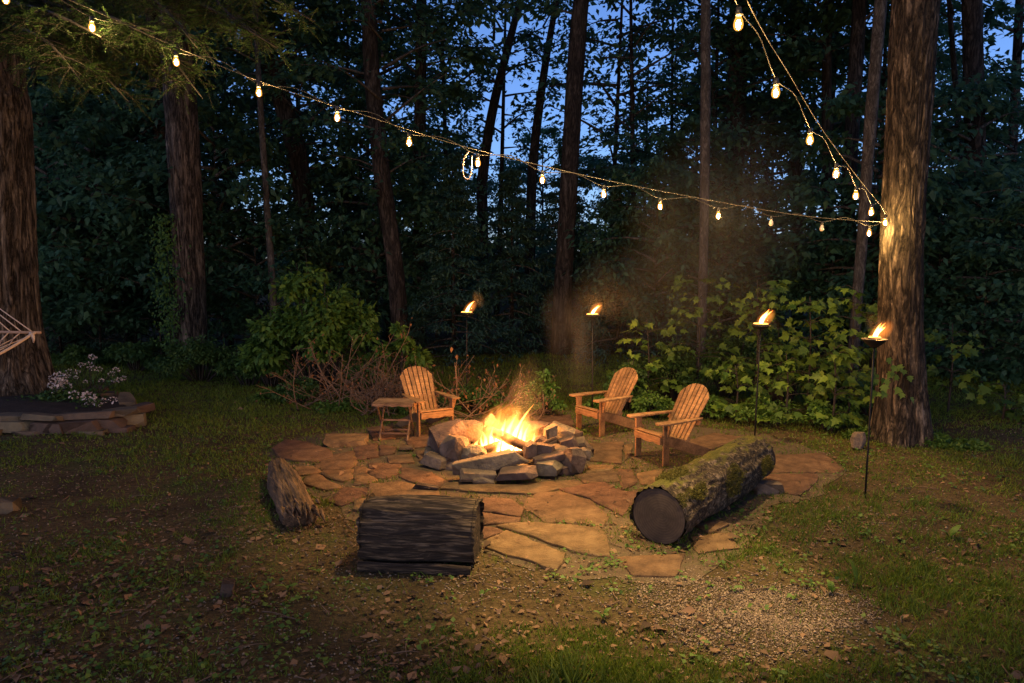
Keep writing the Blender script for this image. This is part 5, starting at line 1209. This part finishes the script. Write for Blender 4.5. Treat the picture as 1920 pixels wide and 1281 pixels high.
# wood chips, gravel
x, y = scatter(60000, 0, 0, 2.9, 11); gs = np.exp(-(((x - 1.75) / .8) ** 2 + ((y - 4.75) / .55) ** 2)) + .8 * np.exp(-(((x + .3) / .8) ** 2 + ((y - 5.3) / .35) ** 2))
keep = (rng.uniform(0, 1, len(x)) < np.clip(.22 + .3 * nz(x, y, 1.1, 9) + .9 * gs, .05, 1)) & not_paved(x, y); x, y = x[keep], y[keep]; n = len(x)
OCT = (np.array([[.5, 0, 0], [-.5, .1, 0], [0, .35, .05], [0, -.35, 0], [0, 0, .28], [0, 0, -.28]]), np.array([[0, 2, 4], [2, 1, 4], [1, 3, 4], [3, 0, 4], [2, 0, 5], [1, 2, 5], [3, 1, 5], [0, 3, 5]]))
gv = link('gravel', leaf_mesh('gravel', np.stack([x, y, gz(x, y) + .004], -1), np.stack([rng.normal(0, 1, n), rng.normal(0, 1, n), rng.normal(0, .15, n)], -1), rng.normal(0, .3, (n, 3)) + [0, 0, 1], rng.uniform(.008, .030, n), OCT, rng.uniform(.6, 1.5, n)), leaf_mat('chip', (.09, .065, .042), (.34, .265, .185), 0.0, .9)); tag(gv, kind='stuff')
N = 17000; th = rng.uniform(0, 6.283, N); q = rng.uniform(0, 1, N) ** .62 * (1 + .25 * np.sin(th * 3 + 1) + rng.normal(0, .12, N)); x = 1.72 + .82 * q * np.cos(th); y = 4.72 + .56 * q * np.sin(th)
gp = link('pale_gravel', leaf_mesh('pale_gravel', np.stack([x, y, gz(x, y) + .006], -1), np.stack([rng.normal(0, 1, N), rng.normal(0, 1, N), rng.normal(0, .2, N)], -1), rng.normal(0, .3, (N, 3)) + [0, 0, 1], rng.uniform(.006, .016, N) * np.where(rng.uniform(0, 1, N) < .08, 1.9, 1), OCT, rng.uniform(.5, 1.3, N)), leaf_mat('pale_chip', (.07, .052, .035), (.40, .30, .20), 0.0, .9)); tag(gp, kind='stuff')
# small weeds low on the ground
x, y = scatter(9000, 0, 0, 2.9, 13); keep = (rng.uniform(0, 1, len(x)) < np.clip(.10 + .5 * nz(x, y, .8, 12), 0, 1)) & not_paved(x, y); x, y = x[keep], y[keep]
k = 5; x = np.repeat(x, k) + rng.normal(0, .03, len(x) * k); y = np.repeat(y, k) + rng.normal(0, .03, len(y) * k); n = len(x)
wd_ = link('weeds', leaf_mesh('weeds', np.stack([x, y, gz(x, y) + rng.uniform(.01, .05, n)], -1), np.stack([rng.normal(0, 1, n), rng.normal(0, 1, n), rng.normal(.1, .3, n)], -1), rng.normal(0, .3, (n, 3)) + [0, 0, 1], rng.uniform(.02, .055, n), LEAF, 1.4), M_fern); tag(wd_, kind='stuff')
# fallen twigs
bag = Bag()
for k in range(260):
    q, r_ = scatter(1, 0, 0, 3.2, 11); a = random.uniform(0, 6.28); l = random.uniform(.06, .26); bx, by = float(q[0]), float(r_[0])
    if math.hypot(bx - PIT.x, by - PIT.y) < 1.3: continue
    z = float(gz(bx, by)) + .012; bag.tube([(bx, by, z), (bx + l * .5 * math.cos(a) + random.uniform(-.02, .02), by + l * .5 * math.sin(a), z + .012), (bx + l * math.cos(a), by + l * math.sin(a), z)], [.005, .004, .002], 4, 4)
tg = link('fallen_twigs', bag.mesh('fallen_twigs'), M_twig); tag(tg, kind='stuff')
# a few single plants that stand out
def dock(label, px, py, h, n, seed, spread=.5):
    rn = np.random.default_rng(seed); p = G(px, py); t = thing('broadleaf_weed', label, 'weed', onground(p)); 
    for i in range(n):
        az = rn.uniform(0, 6.28); a = Vector((math.cos(az) * spread, math.sin(az) * spread, 1)).normalized(); b = a.cross(Vector((math.cos(az), math.sin(az), .1))).normalized(); L = h * rn.uniform(.6, 1)
        c, r_ = resample([(0, 0, 0), a * L * .5 + Vector((0, 0, .02)), a * L + Vector((math.cos(az), math.sin(az), -.4)) * L * .2], [.012, L * .17, .004], 9)
        w_ = np.interp(np.linspace(0, 1, 9), [0, .15, .3, .6, .85, 1], [.03, .05, .15, .20, .12, .005]) * L; nn_ = np.array(b.cross(a))
        V = np.vstack([np.stack([c[j] + np.array(b) * w_[j] + nn_ * w_[j] * .25, c[j], c[j] - np.array(b) * w_[j] + nn_ * w_[j] * .25]) for j in range(9)])
        Fq = [(3 * j + k_, 3 * j + 1 + k_, 3 * j + 4 + k_, 3 * j + 3 + k_) for j in range(8) for k_ in (0, 1)]
        link('leaf', fast_mesh('leaf', V, np.array(Fq), True), M_fern, t)
dock('single tall pale green dock leaf standing in the grass right of the mossy log', 1606, 1095, .24, 1, 1, .12)
dock('small leafy weed in the grass below the tall dock leaf', 1560, 1112, .14, 4, 2, .7)
dock('bright leafy weed at the edge of the bare soil in the foreground', 1130, 1160, .12, 5, 3, .9)
dock('low broad leaved weed left of centre in the foreground', 540, 1105, .13, 6, 4, 1.2)
dock('leafy weed in the grass between the torch pole and the right edge', 1780, 1010, .16, 5, 5, .8)
